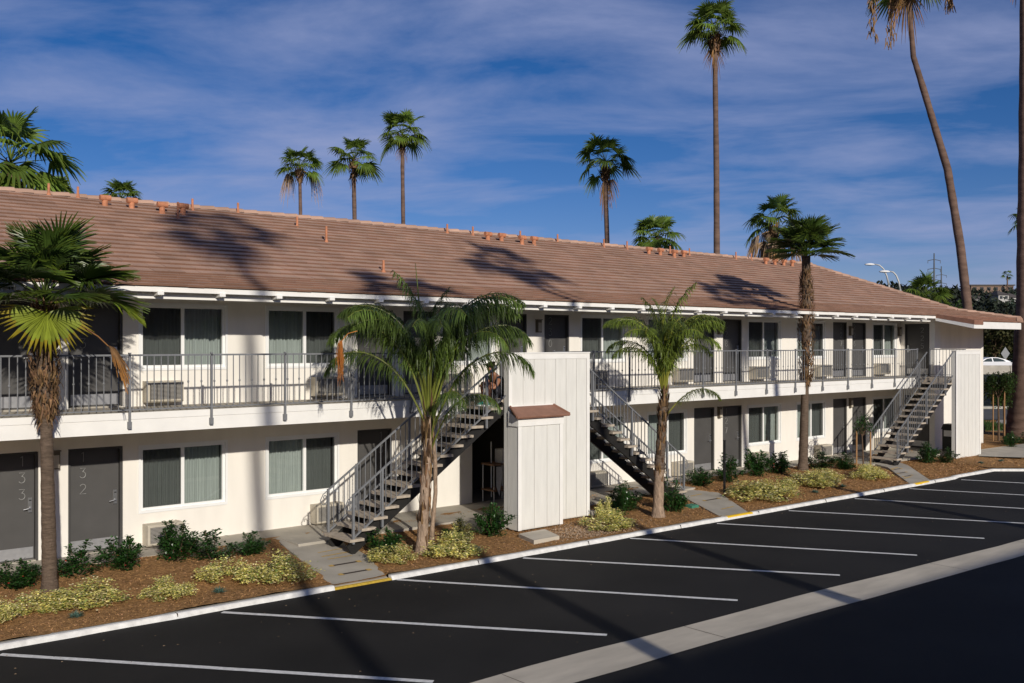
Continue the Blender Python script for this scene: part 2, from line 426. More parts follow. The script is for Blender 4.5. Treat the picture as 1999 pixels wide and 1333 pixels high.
def offset_path(P, d):
    res = []
    for i in range(len(P)):
        a = Vector(P[max(i - 1, 0)]); c = Vector(P[min(i + 1, len(P) - 1)])
        t = (c - a).normalized(); res.append((P[i][0] - t.y * d, P[i][1] + t.x * d))
    return res
def dense(P, step=0.4):
    r_ = []
    for (x0, y0), (x1, y1) in zip(P[:-1], P[1:]):
        n = max(1, int(math.hypot(x1 - x0, y1 - y0) / step))
        for i in range(n): r_.append((x0 + (x1 - x0) * i / n, y0 + (y1 - y0) * i / n))
    r_.append(P[-1]); return r_
PD = dense(PATHC)
def curb_seg(P, m, dz=0.0, out=0.0):
    b = MB()
    f0 = [(x_, y_ - rnd.uniform(-.004, .03) * (out == 0)) for x_, y_ in offset_path(P, -0.012 - out)]; f1 = offset_path(P, 0.015 - out); f2 = offset_path(P, 0.11)
    for i in range(len(P) - 1):
        z0 = -0.31; z1 = -0.225 + dz
        b.q((*f0[i], z0), (*f0[i + 1], z0), (*f1[i + 1], z1 - 0.015), (*f1[i], z1 - 0.015))
        g = lambda p: (p[0], p[1] + 0.02)
        b.q((*f1[i], z1 - 0.015), (*f1[i + 1], z1 - 0.015), (*g(f1[i + 1]), z1), (*g(f1[i]), z1))
        b.q((*g(f1[i]), z1), (*g(f1[i + 1]), z1), (*f2[i + 1], z1), (*f2[i], z1))
    for i in (0, len(P) - 1):
        b.q((*f0[i], -0.31), (*f1[i], -0.24 + dz), (f1[i][0], f1[i][1] + .02, -0.225 + dz), (*f2[i], -0.225 + dz), (*f2[i], -0.31))
    return b.mesh('curb', m)
PL = dense([(-14, curbY(-14)), (9.16, curbY(9.16))]); PR = dense([(10.36, curbY(10.36))] + PATHC[2:])
curb = struct('curb', curb_seg(PL, K['curb']))
add('curb_run', curb_seg(PR, K['curb']), curb)
add('flush_curb_edge', curb_seg(dense([(9.16, curbY(9.16)), (10.36, curbY(10.36))]), K['mustard'], -0.045), curb)
b = MB()
f2 = offset_path(PD, 0.11); f3 = offset_path(PD, 0.17)
for i in range(len(PD) - 1):
    if 8.9 < PD[i][0] < 10.4: continue
    b.q((*f2[i], -0.2245), (*f2[i + 1], -0.2245), (*f3[i + 1], -0.2245), (*f3[i], -0.2245))
    b.q((*f3[i], -0.2245), (*f3[i + 1], -0.2245), (*f3[i + 1], -0.4), (*f3[i], -0.4))
add('curb_back_edge', b.mesh('curb_back_edge', K['curbback']), curb)
for xj in [0.2 + 3.05 * i for i in range(11)]:
    if 8.9 < xj < 10.5: continue
    b = MB(); yj = curbY(xj); b.hexa([(xj, yj - .018, -.30), (xj + .012, yj - .018, -.30), (xj + .012, yj + .10, -.30), (xj, yj + .10, -.30), (xj, yj + .0, -.2225), (xj + .012, yj + .0, -.2225), (xj + .012, yj + .10, -.2225), (xj, yj + .10, -.2225)])
    add('curb_joint', b.mesh('curb_joint', K['felt']), curb)
for (xa, xb, nm) in [(20.3, 21.32, 'yellow'), (29.5, 30.35, 'yellow')]:
    P = [(xa + (xb - xa) * i / 4, curbY(xa + (xb - xa) * i / 4)) for i in range(5)]
    add('yellow_curb_paint', curb_seg(P, K['yellow'], 0.004, 0.004), curb)

b = MB(); rl_ = random.Random(17)
for i in range(150):
    X = rl_.uniform(3.4, 30); Y = curbY(X) - .05 - abs(rl_.gauss(0, 1.2)) if i < 100 else rl_.uniform(9.8, 15)
    s_ = rl_.uniform(.006, .022); a_ = rl_.uniform(0, 3); k = rl_.uniform(.4, 1.6); b.tint = (k, k, k * .95)
    b.q((X - s_, Y, -.296), (X, Y - s_ * .6, -.293), (X + s_, Y, -.296), (X, Y + s_ * .6, -.290))
add('litter_specks', b.mesh('litter_specks', K['gravel']), lot)['kind'] = 'stuff'
# planting bed
RAMPS = [[(9.19, 15.66), (10.33, 15.64), (10.85, 17.2), (11.0, 18.6), (11.0, 19.3), (9.93, 19.3), (9.75, 18.5)],
         [(20.15, 15.52), (21.25, 15.50), (22.8, 17.6), (22.5, 18.3), (22.0, 19.3), (21.0, 19.3), (21.2, 17.4)],
         [(29.35, 15.38), (30.6, 15.36), (32.7, 17.2), (33.2, 17.95), (31.8, 17.95), (31.55, 17.3)]]
def in_ramp(X, Y, grow=0.0):
    for P in RAMPS:
        inside = False; n = len(P); cx_ = sum(p[0] for p in P) / n; cy_ = sum(p[1] for p in P) / n
        Q = [(cx_ + (x - cx_) * (1 + grow), cy_ + (y - cy_) * (1 + grow)) for x, y in P]
        for i in range(n):
            (xa, ya), (xb, yb) = Q[i], Q[(i + 1) % n]
            if (ya > Y) != (yb > Y) and X < (xb - xa) * (Y - ya) / (yb - ya) + xa: inside = not inside
        if inside: return True
    return False
def rampz(i, y):
    z0 = (-.262, -.219, -.219)[i]; y0 = (15.65, 15.5, 15.37)[i]; y1 = (19.3, 19.3, 17.95)[i]
    return z0 + (-.031 - z0) * max(0, min(1, (y - y0) / (y1 - y0)))
b = MB()
def bz(X, Y):
    return bedz(X, Y) - (0.12 if in_ramp(X, Y, -.06) else 0) + 0.035 * mnoise.noise((X * 1.3, Y * 1.3, 0.0)) + 0.015 * mnoise.noise((X * 5, Y * 5, 3.0)) + 0.004
nxs = 300; nys = 22
def bedpt(i, j):
    X = -8 + (43.0) * i / nxs
    y0 = curbY(X) + 0.115 if X < 32 else 15.42
    Y = y0 + (19.45 - y0) * j / nys
    return (X, Y, bz(X, Y))
grid = [[bedpt(i, j) for j in range(nys + 1)] for i in range(nxs + 1)]
for i in range(nxs):
    for j in range(nys):
        b.q(grid[i][j], grid[i + 1][j], grid[i + 1][j + 1], grid[i][j + 1])
# bed on the right, around the end of the building
ex = offset_path(PD, 0.17)
tail = [p for p in ex if p[0] > 34.9]
for i in range(len(tail) - 1):
    (xa, ya), (xb, yb) = tail[i], tail[i + 1]
    n = 8
    for k in range(n):
        x0 = xa + (64 - xa) * k / n; x1 = xa + (64 - xa) * (k + 1) / n; x2 = xb + (64 - xb) * k / n; x3 = xb + (64 - xb) * (k + 1) / n
        b.q((x0, ya, -0.2 + .05 * min(1, k / 2)), (x1, ya, -0.2 + .05 * min(1, (k + 1) / 2)), (x3, yb, -0.2 + .05 * min(1, (k + 1) / 2)), (x2, yb, -0.2 + .05 * min(1, k / 2)))
b.q((35.0, 15.42, -0.19), (64, 15.3, -0.15), (64, 31, -0.12), (43.2, 31, -0.12), (43.2, 19.45, -0.06), (35.0, 19.45, -0.06))
bed = struct('planting_bed', b.mesh('planting_bed', K['mulch'], True))
# mulch chips
b = MB(); rnd = random.Random(11)
def chip(b, X, Y, z, s, rnd):
    a = rnd.uniform(0, PI); e = rnd.uniform(-0.5, 0.5); L_ = s * rnd.uniform(0.6, 1.5); wd = s * rnd.uniform(0.2, 0.4)
    d = Vector((math.cos(a) * math.cos(e), math.sin(a) * math.cos(e), math.sin(e))) * L_; l = Vector((-math.sin(a), math.cos(a), rnd.uniform(-0.4, 0.4))) * wd
    p = Vector((X, Y, z + 0.012))
    k = rnd.uniform(0.40, 1.25); h = rnd.random()
    b.tint = (k * (1.0 + 0.15 * h), k * (0.95 + .1 * h), k * (0.8 + 0.5 * h * h))
    b.q(p - d - l, p + d - l, p + d + l, p - d + l)
for i in range(52000):
    X = 3.2 + 34 * rnd.random() ** 1.5; y0 = curbY(X) + 0.18; Y = y0 + (19.3 - y0) * rnd.random()
    if in_ramp(X, Y, .03): continue
    chip(b, X, Y, bz(X, Y), 0.011 + 0.0005 * X, rnd)
for i in range(3500):
    X = rnd.uniform(34, 48); Y = rnd.uniform(13, 19.3)
    if Y < 15.5 and X < 35.3 + (15.4 - Y) * 0.9 + 0.4: continue
    chip(b, X, Y, -0.17 if X > 35 else bz(X, Y), 0.045, rnd)
add('mulch_chips', b.mesh('mulch_chips', K['chip']), bed)['kind'] = 'stuff'
b = MB()
for i in range(2600):
    X = rnd.gauss(16.2, 0.75); Y = rnd.gauss(16.2, 0.38)
    if Y < curbY(X) + 0.2 or Y > 17.15: continue
    s = rnd.uniform(0.010, 0.024); z = bz(X, Y) + s * 0.6; k = rnd.uniform(0.5, 1.5); b.tint = (k, k, k)
    vs = [(X + s * rnd.uniform(.7, 1.2), Y, z), (X, Y + s * rnd.uniform(.7, 1.2), z), (X - s, Y, z), (X, Y - s, z), (X, Y, z + s * .8)]
    b.poly(vs, [(0, 1, 4), (1, 2, 4), (2, 3, 4), (3, 0, 4)])
add('gravel_stones', b.mesh('gravel_stones', K['gravel']), bed)['kind'] = 'stuff'

# concrete walk along the building, ramps
b = MB(); b.box(-8, 38.0, 19.32, 20.5, -0.5, -0.03); b.box(14.0, 17.6, 17.35, 19.318, -0.5, -0.028)
b.box(10.0, 14.0, 18.45, 19.318, -0.5, -0.029)
b.box(17.6, 22.6, 18.3, 19.318, -0.5, -0.029); b.box(31.6, 38.0, 17.9, 19.318, -0.5, -0.029)
walk = struct('concrete_walk', b.mesh('concrete_walk', K['concrete']))
def ramp(ri, marks, bars):
    pts = RAMPS[ri]; b = MB(); n = len(pts)
    top = [(x, y, rampz(ri, y)) for x, y in pts]; bot = [(x, y, -0.5) for x, y in pts]
    b.poly(top + bot, [tuple(range(n))] + [(i, n + i, n + (i + 1) % n, (i + 1) % n) for i in range(n)])
    r_ = add('walk_ramp', b.mesh('walk_ramp', K['concrete']), walk)
    def flat(name, m, x, y, ang, uv, dz):
        c_, s_ = math.cos(ang), math.sin(ang); mb_ = MB()
        mb_.q(*[(x + u * c_ - v * s_, y + u * s_ + v * c_, rampz(ri, y + u * s_ + v * c_) + dz) for u, v in uv])
        add(name, mb_.mesh(name, K[m]), r_)
    for (x, y, wd, dp, ang) in bars:
        flat('grip_strip', 'felt', x, y, ang, [(-wd, -dp), (wd, -dp), (wd, dp), (-wd, dp)], .006)
        for sg in (-1, 1):
            flat('yellow_mark', 'yellowworn', x, y, ang, [(sg * wd, -dp * 1.8), (sg * (wd + 0.10), -dp * 1.4), (sg * (wd + 0.09), dp * 1.5), (sg * wd, dp * 1.8)], .007)
    for (x, y, wd, dp, ang) in marks:
        flat('yellow_mark', 'yellowworn', x, y, ang, [(-wd, -dp), (wd, -dp), (wd, dp), (-wd, dp)], .006)
ramp(0, [(10.35, 17.55, 0.33, 0.022, 0.05), (10.3, 17.3, 0.28, 0.018, 0.0), (10.4, 17.85, 0.3, 0.016, 0.08)], [(10.0, 16.25, 0.26, 0.035, 0.0), (10.15, 16.85, 0.26, 0.035, 0.0)])
ramp(1, [(21.2, 16.1, 0.30, 0.025, 0.1), (21.9, 17.7, 0.28, 0.025, 0.1)], [(21.75, 17.05, 0.26, 0.035, 0.0)])
ramp(2, [(30.3, 15.95, 0.28, 0.03, 0.1), (31.6, 17.1, 0.3, 0.03, 0.1)], [(30.6, 16.1, 0.22, 0.03, 0.0), (31.0, 16.5, 0.22, 0.03, 0.0), (31.5, 16.95, 0.22, 0.03, 0.0)])
# path and street at the right
b = MB(); b.poly([(37.5, 16.95, -0.10), (38.3, 15.6, -0.10), (62, 24.6, -0.10), (61, 26.2, -0.10), (40.2, 18.15, -0.10)], [(0, 1, 2, 3, 4)])
struct('garden_path', b.mesh('garden_path', K['concrete']))
RT = Vector((math.sin(PHI), -math.cos(PHI), 0)); AX = Vector((math.cos(PHI), math.sin(PHI), 0))
def cp(lat, dep, z): v = AX * dep + RT * lat; return (v.x, v.y, z)
b = MB(); b.q(cp(-40, 55, -0.09), cp(160, 55, -0.09), cp(160, 64.2, -0.09), cp(-40, 64.2, -0.09))
street = struct('street', b.mesh('street', K['street']))
b = MB(); b.hexa([cp(-40, 64.2, -0.3), cp(160, 64.2, -0.3), cp(160, 64.8, -0.3), cp(-40, 64.8, -0.3), cp(-40, 64.2, 0.05), cp(160, 64.2, 0.05), cp(160, 64.8, 0.05), cp(-40, 64.8, 0.05)])
add('street_kerb', b.mesh('street_kerb', K['curbback']), street)
b = MB(); b.hexa([cp(-60, 66, -0.7), cp(240, 66, -0.7), cp(240, 126, -0.7), cp(-60, 126, -0.7), cp(-60, 96, 1.05), cp(240, 96, 1.05), cp(240, 124, 1.05), cp(-60, 124, 1.05)])
struct('road_embankment', b.mesh('road_embankment', K['hill']))
b = MB(); b.q(cp(-60, 100.4, 1.07), cp(240, 100.4, 1.07), cp(240, 112, 1.07), cp(-60, 112, 1.07))
struct('far_road', b.mesh('far_road', K['street']))
t = thing('road_barrier', 'long low concrete barrier wall in front of the white car', 'barrier', cp(20, 100, 1.05))
for i in range(30):
    l0 = -60 + i * 10
    b = MB(); b.hexa([cp(l0 + .03, 99.8, 1.0), cp(l0 + 9.97, 99.8, 1.0), cp(l0 + 9.97, 100.3, 1.0), cp(l0 + .03, 100.3, 1.0), cp(l0 + .03, 99.95, 1.93), cp(l0 + 9.97, 99.95, 1.93), cp(l0 + 9.97, 100.2, 1.93), cp(l0 + .03, 100.2, 1.93)])
    if -4 < l0 < 80: add('barrier_panel', b.mesh('barrier_panel', K['concrete']), t)

# ------------------------------------------------------------------ the motel
YW = 20.3
motel = thing('motel_building', 'long white two storey motel with brown tiled roof and exterior balcony', 'building', (20, 24, 0))
DOORS_U = [(4.56, 5.49, '234', 1), (6.03, 7.08, '233', -1), (12.56, 13.54, '232', -1), (13.87, 14.80, None, 1), (16.94, 17.92, '231', 1), (18.56, 19.51, '230', -1), (25.01, 26.05, '229', 1), (26.48, 27.51, '228', -1), (33.06, 34.02, '227', 1), (34.38, 35.38, '226', -1)]
DOORS_L = [(4.56, 5.49, '133', 1), (6.03, 7.08, '132', -1), (12.56, 13.54, '131', 1), (18.56, 19.51, '129', -1), (25.01, 26.05, None, 1), (26.48, 27.51, '127', -1), (33.06, 34.02, None, 1), (34.38, 35.38, None, -1)]
WINS = [(7.47, 9.22, 0), (10.27, 11.98, 1), (15.08, 16.70, 0), (20.03, 21.76, 0), (22.86, 24.58, 1), (27.9, 29.67, 0), (30.75, 32.46, 1), (35.92, 37.63, 0)]
WINS_L = [w_ for w_ in WINS if abs(w_[0] - 15.08) > 0.1]
BREEZE = (16.02, 17.70)

def wall_open(b, y, t, x0, x1, z0, z1, opens):
    xs = sorted(set([x0, x1] + [v for o in opens for v in o[:2]])); zs = sorted(set([z0, z1] + [v for o in opens for v in o[2:4]]))
    def hole(xa, xb, za, zb):
        xm, zm = (xa + xb) / 2, (za + zb) / 2
        return any(o[0] < xm < o[1] and o[2] < zm < o[3] for o in opens)
    for xa, xb in zip(xs[:-1], xs[1:]):
        for za, zb in zip(zs[:-1], zs[1:]):
            if not hole(xa, xb, za, zb):
                b.q((xa, y, za), (xb, y, za), (xb, y, zb), (xa, y, zb))
    for o in opens:
        a, c, e, f = o[:4]
        b.q((a, y, e), (a, y, f), (a, y + t, f), (a, y + t, e)); b.q((c, y, f), (c, y, e), (c, y + t, e), (c, y + t, f))
        b.q((a, y, f), (c, y, f), (c, y + t, f), (a, y + t, f)); b.q((c, y, e), (a, y, e), (a, y + t, e), (c, y + t, e))
op = []
FU = 2.84
for a, c, n, s in DOORS_U: op.append((a, c, FU, FU + 2.07))
for a, c, n, s in DOORS_L: op.append((a, c, -0.03, 2.05))
for a, c, k in WINS: op.append((a - 0.04, c + 0.04, 3.60, 4.90))
for a, c, k in WINS_L: op.append((a - 0.04, c + 0.04, 0.69, 1.99))
op.append((BREEZE[0], BREEZE[1], -0.03, 2.45))
b = MB(); wall_open(b, YW, 0.22, -6, 38.0, -0.4, 5.44, op)
add('front_wall', b.mesh('front_wall', K['stucco']), motel)
# back, ends, interior mass
b = MB()
b.q((-6, YW, -0.4), (-6, YW, 5.6), (-6, 31.7, 5.6), (-6, 31.7, -0.4))
b.q((-6, 31.7, -0.4), (-6, 31.7, 5.6), (42.3, 31.7, 5.6), (42.3, 31.7, -0.4))
b.q((42.3, 18.92, -0.4), (42.3, 31.7, -0.4), (42.3, 31.7, 5.3), (42.3, 18.92, 5.3))
b.q((38.0, 18.92, -0.4), (42.3, 18.92, -0.4), (42.3, 18.92, 5.25), (38.0, 18.92, 5.25))
add('end_wall', b.mesh('end_wall', K['stucco']), motel)
# left-facing face of the end block with two doors
b = MB()
for (z0, z1, d0, d1) in [(-0.4, 2.82, -0.03, 2.05), (2.82, 5.18, 2.84, 4.90)]:
    b.q((38.0, 18.92, z0), (38.0, 18.92, z1), (38.0, 19.10, z1), (38.0, 19.10, z0))
    b.q((38.0, 20.12, z0), (38.0, 20.12, z1), (38.0, YW, z1), (38.0, YW, z0))
    b.q((38.0, 19.10, d1), (38.0, 19.10, z1), (38.0, 20.12, z1), (38.0, 20.12, d1))
add('side_wall', b.mesh('side_wall', K['stucco']), motel)
b = MB(); b.box(37.955, 38.0, 18.86, 19.06, -0.05, 5.1)
b.box(38.0, 38.42, 18.86, 18.918, -0.05, 5.1)
add('corner_trim', b.mesh('corner_trim', K['trim']), motel)
b = MB(); b.q((-6, YW + .5, -.4), (38, YW + .5, -.4), (38, YW + .5, 5.6), (-6, YW + .5, 5.6))
b.v = []; b.f = []; b.t = []
for xa, xb, z0, z1 in [(-5.9, BREEZE[0] - .1, -.4, 2.6), (BREEZE[1] + .1, 37.95, -.4, 2.6), (-5.9, 37.95, 2.7, 5.5)]:
    b.box(xa, xb, YW + 0.45, 31.5, z0, z1)
add('interior_dark_block', b.mesh('interior_dark_block', K['dark']), motel)  # unseen near-black block added behind the curtains to keep light out
b = MB(); x0, x1 = BREEZE; y1 = 25.5
b.q((x0, YW + .22, -.03), (x0, y1, -.03), (x0, y1, 2.45), (x0, YW + .22, 2.45)); b.q((x1, y1, -.03), (x1, YW + .22, -.03), (x1, YW + .22, 2.45), (x1, y1, 2.45))
b.q((x0, y1, -.03), (x1, y1, -.03), (x1, y1, 2.45), (x0, y1, 2.45)); b.q((x0, YW, -.028), (x1, YW, -.028), (x1, y1, -.028), (x0, y1, -.028)); b.q((x0, YW + .22, 2.45), (x0, y1, 2.45), (x1, y1, 2.45), (x1, YW + .22, 2.45))
add('breezeway', b.mesh('breezeway', K['corridor']), motel)

# numerals drawn as thin strokes
def arc(cx, cy, rx, ry, a0, a1, n=10):
    return [(cx + rx * math.cos(R(a0 + (a1 - a0) * i / n)), cy + ry * math.sin(R(a0 + (a1 - a0) * i / n))) for i in range(n + 1)]
DIG = {
    '0': [arc(0, 0, .30, .5, 0, 360, 20)], '1': [[(-.12, .36), (.06, .5), (.06, -.5)]],
    '2': [arc(0, .22, .28, .28, 160, -40, 10) + [(-.30, -.5), (.32, -.5)]],
    '3': [[(-.26, .5), (.26, .5), (-.02, .12)] + arc(-.02, -.18, .30, .32, 85, -150, 12)],
    '4': [[(.16, -.5), (.16, .02)], [(.05, .5), (-.30, -.22), (.34, -.22)]],
    '5': [[(.26, .5), (-.18, .5), (-.24, .08)] + arc(0, -.17, .29, .33, 120, -150, 12)],
    '6': [[(.12, .5)] + arc(0, -.2, .28, .30, 140, 500, 18)],
    '7': [[(-.28, .5), (.28, .5), (-.10, -.5)]],
    '8': [arc(0, .26, .22, .24, 0, 360, 16), arc(0, -.24, .28, .26, 0, 360, 16)],
    '9': [arc(0, .2, .28, .30, 0, 360, 18), [(.28, .2), (-.10, -.5)]],
}
def door(x0, x1, z0, num, side, zt=2.07, parent=motel):
    h = zt; yb = YW + 0.10
    b = MB(); b.box(x0 + .055, x1 - .055, yb, yb + .045, z0 + .02, z0 + h - .05)
    d = add('door', b.mesh('door', K['door']), parent)
    b = MB(); b.box(x0 + .003, x0 + .05, YW + .02, YW + .2, z0, z0 + h - .003); b.box(x1 - .05, x1 - .003, YW + .02, YW + .2, z0, z0 + h - .003); b.box(x0 + .05, x1 - .05, YW + .02, YW + .2, z0 + h - .045, z0 + h - .003)
    add('door_frame', b.mesh('door_frame', K['doorframe']), d)
    b = MB(); b.box(x0 + .07, x1 - .07, yb - .006, yb - .001, z0 + .05, z0 + .26); add('kick_plate', b.mesh('kick_plate', K['kick']), d)
    b = MB(); b.box(x0 + .05, x1 - .05, YW - .02, YW + .2, z0 - .02, z0 + .018); add('threshold', b.mesh('threshold', K['concrete']), d)
    hx = x1 - .13 if side < 0 else x1 - .13
    if num is None or num in ('229', '227'): hx = x1 - .13
    b = MB(); b.box(hx - .035, hx + .035, yb - .03, yb, z0 + .92, z0 + 1.20); b.box(hx - .028, hx + .028, yb - .036, yb - .03, z0 + 1.08, z0 + 1.18)
    b.tube([(hx, yb - .03, z0 + 1.0), (hx, yb - .075, z0 + 1.0), (hx - .04, yb - .08, z0 + 1.0), (hx - .13, yb - .075, z0 + .985)], .011, 8)
    add('lockset', b.mesh('lockset', K['steel']), d)
    b = MB(); b.box(hx - .022, hx + .022, yb - .0385, yb - .0365, z0 + 1.14, z0 + 1.16); add('card_slot', b.mesh('card_slot', K['black']), d)
    if num:
        nxp = x0 + .30 if side < 0 else x1 - .27
        for k, ch in enumerate(num):
            zc_ = z0 + 1.90 - .315 * k
            b = MB()
            for st in DIG[ch]:
                b.tube([(nxp + u * .19, yb - .012, zc_ + v * .19) for u, v in st], .007, 6)
            add('numeral_' + {'0': 'zero', '1': 'one', '2': 'two', '3': 'three', '4': 'four', '5': 'five', '6': 'six', '7': 'seven', '8': 'eight', '9': 'nine'}[ch], b.mesh('numeral', K['numeral']), d)
    return d
for a, c, n, s in DOORS_U: door(a, c, FU, n, s)
for a, c, n, s in DOORS_L: door(a, c, -0.03, n, s)
def sdoor(z0, num):
    b = MB(); b.box(38.06, 38.10, 19.15, 20.07, z0 + .02, z0 + 2.0); d = add('door', b.mesh('door', K['door']), motel)
    b = MB(); b.box(38.003, 38.15, 19.103, 19.15, z0, z0 + 2.055); b.box(38.003, 38.15, 20.07, 20.117, z0, z0 + 2.055); b.box(38.003, 38.15, 19.15, 20.07, z0 + 2.0, z0 + 2.055)
    add('door_frame', b.mesh('door_frame', K['doorframe']), d)
    b = MB(); b.box(38.053, 38.058, 19.18, 20.04, z0 + .06, z0 + .28); add('kick_plate', b.mesh('kick_plate', K['kick']), d)
    b = MB(); b.box(38.03, 38.06, 19.96, 20.03, z0 + .92, z0 + 1.2); b.tube([(38.02, 19.99, z0 + 1), (38.0, 19.98, z0 + 1), (38.0, 19.86, z0 + 1)], .011, 6); add('lockset', b.mesh('lockset', K['steel']), d)
    if num:
        for k, ch in enumerate(num):
            zc_ = z0 + 1.80 - .315 * k; b = MB()
            for st in DIG[ch]: b.tube([(38.05, 19.42 - u * .19, zc_ + v * .19) for u, v in st], .009, 6)
            add('numeral_' + {'2': 'two', '5': 'five', '1': 'one'}[ch], b.mesh('numeral', K['numeral']), d)
sdoor(FU, '225'); sdoor(-0.03, None)

rc = random.Random(3)
def window(x0, x1, z0, z1, screen_right):
    y = YW + .03; fr = .05; m = x0 + (x1 - x0) * (.49 if not screen_right else .535)
    b = MB()
    X0, X1, Z0, Z1 = x0 - .037, x1 + .037, z0 - .037, z1 + .037
    b.box(X0, x0 + .02, y, y + .09, Z0, Z1); b.box(x1 - .02, X1, y, y + .09, Z0, Z1); b.box(x0 + .02, x1 - .02, y, y + .09, Z0, z0 + .02); b.box(x0 + .02, x1 - .02, y, y + .09, z1 - .02, Z1)
    b.box(m - .035, m + .035, y + .004, y + .086, z0 + .02, z1 - .02)
    # flange on the stucco
    b.box(X0 - .045, X0 + .003, YW - .015, YW + .03, Z0 - .05, Z1 + .045); b.box(X1 - .003, X1 + .045, YW - .015, YW + .03, Z0 - .05, Z1 + .045); b.box(X0 + .003, X1 - .003, YW - .015, YW + .03, Z1 - .003, Z1 + .045); b.box(X0 + .003, X1 - .003, YW - .02, YW + .03, Z0 - .05, Z0 + .003)
    w_ = add('window', b.mesh('window', K['frame']), motel)
    for k, (a, c) in enumerate([(x0 + .02, m - .035), (m + .035, x1 - .02)]):
        b = MB(); yy = y + (.055 if (k == 1) == screen_right else .035)
        b.q((a, yy, z0 + .02), (c, yy, z0 + .02), (c, yy, z1 - .02), (a, yy, z1 - .02)); add('pane', b.mesh('pane', K['glass']), w_)
        scr = (k == 1) == screen_right
        if scr:
            b = MB(); b.q((a, y + .02, z0 + .02), (c, y + .02, z0 + .02), (c, y + .02, z1 - .02), (a, y + .02, z1 - .02)); add('insect_screen', b.mesh('insect_screen', K['screen']), w_)
        b = MB(); n = 60; ph = rc.uniform(0, 6); fq = rc.uniform(62, 78)
        aa, cc = a - .03, c + .03
        pts = []
        for i in range(n + 1):
            xx = aa + (cc - aa) * i / n
            dpt = .030 * math.sin(xx * fq + ph + .8 * math.sin(xx * 9 + ph)) + .014 * math.sin(xx * fq * .37 + 1)
            pts.append((xx, y + .20 + dpt))
        for i in range(n):
            for zz0, zz1, kk in [(z0 - .05, z0 + .6, 1.0), (z0 + .6, z1 + .05, .85)]:
                xa, ya = pts[i]; xb, yb_ = pts[i + 1]
                b.q((xa, ya, zz0), (xb, yb_, zz0), (xb, YW + .23 + (yb_ - YW - .23) * (1 if zz1 < z1 else .8), zz1), (xa, YW + .23 + (ya - YW - .23) * (1 if zz1 < z1 else .8), zz1))
        add('curtain', b.mesh('curtain', K['curtain'], True), w_)
for a, c, k in WINS: window(a, c, 3.64, 4.86, k)
for a, c, k in WINS_L: window(a, c, 0.73, 1.95, k)

def aircon(x0, z0):
    wd, h, dp = .74, .43, .30
    b = MB(); y = YW - dp
    b.box(x0, x0 + wd, y + .03, YW - .002, z0, z0 + h)
    b.hexa([(x0, y, z0 + .03), (x0 + wd, y, z0 + .03), (x0 + wd, y + .03, z0), (x0, y + .03, z0), (x0, y, z0 + h - .03), (x0 + wd, y, z0 + h - .03), (x0 + wd, y + .03, z0 + h), (x0, y + .03, z0 + h)])
    o = add('air_conditioner', b.mesh('air_conditioner', K['ac']), motel)
    b = MB(); b.box(x0 + .05, x0 + wd - .05, y - .004, y - .001, z0 + .06, z0 + h - .05); add('grille_shade_panel', b.mesh('grille_shade_panel', K['black']), o)  # flat black panel, painted stand-in for the shade behind the louvres
    b = MB(); n = 12
    for i in range(n):
        zc_ = z0 + .075 + (h - .14) * i / (n - 1)
        b.hexa([(x0 + .05, y - .016, zc_ - .008), (x0 + wd - .05, y - .016, zc_ - .008), (x0 + wd - .05, y - .005, zc_), (x0 + .05, y - .005, zc_), (x0 + .05, y - .016, zc_ + .001), (x0 + wd - .05, y - .016, zc_ + .001), (x0 + wd - .05, y - .005, zc_ + .009), (x0 + .05, y - .005, zc_ + .009)])
    add('grille', b.mesh('grille', K['grille']), o)
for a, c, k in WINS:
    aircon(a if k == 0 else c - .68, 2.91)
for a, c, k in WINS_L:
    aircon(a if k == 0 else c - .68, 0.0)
def walllamp(x, z):
    b = MB(); b.box(x - .075, x + .075, YW - .10, YW - .002, z - .17, z + .17); o = add('wall_lamp', b.mesh('wall_lamp', K['lamp']), motel)
    b = MB(); b.box(x - .055, x + .055, YW - .115, YW - .101, z - .145, z + .10); add('lamp_lens', b.mesh('lamp_lens', K['ac']), o)
    b = MB(); b.box(x - .09, x + .09, YW - .12, YW - .002, z + .171, z + .19); add('lamp_cap', b.mesh('lamp_cap', K['lamp']), o)
for x in (5.78, 18.30, 26.26, 34.20):
    walllamp(x, 4.58)
    walllamp(x, 1.86)
walllamp(37.83, 4.58)

# balcony
YB = 18.60
b = MB(); b.box(-6, 37.95, YB + .03, YW - .002, 2.50, 2.83); add('balcony_slab', b.mesh('balcony_slab', K['concrete']), motel)
b = MB(); b.box(-6, 37.94, YB - .01, YB + .028, 2.44, 2.695); b.box(-6, 37.94, YB - .022, YB + .028, 2.70, 2.825); add('balcony_fascia', b.mesh('balcony_fascia', K['trim']), motel)
b = MB(); b.box(-6, 38.0, YB + .03, YW - .002, 2.445, 2.498); add('balcony_soffit', b.mesh('balcony_soffit', K['stucco']), motel)

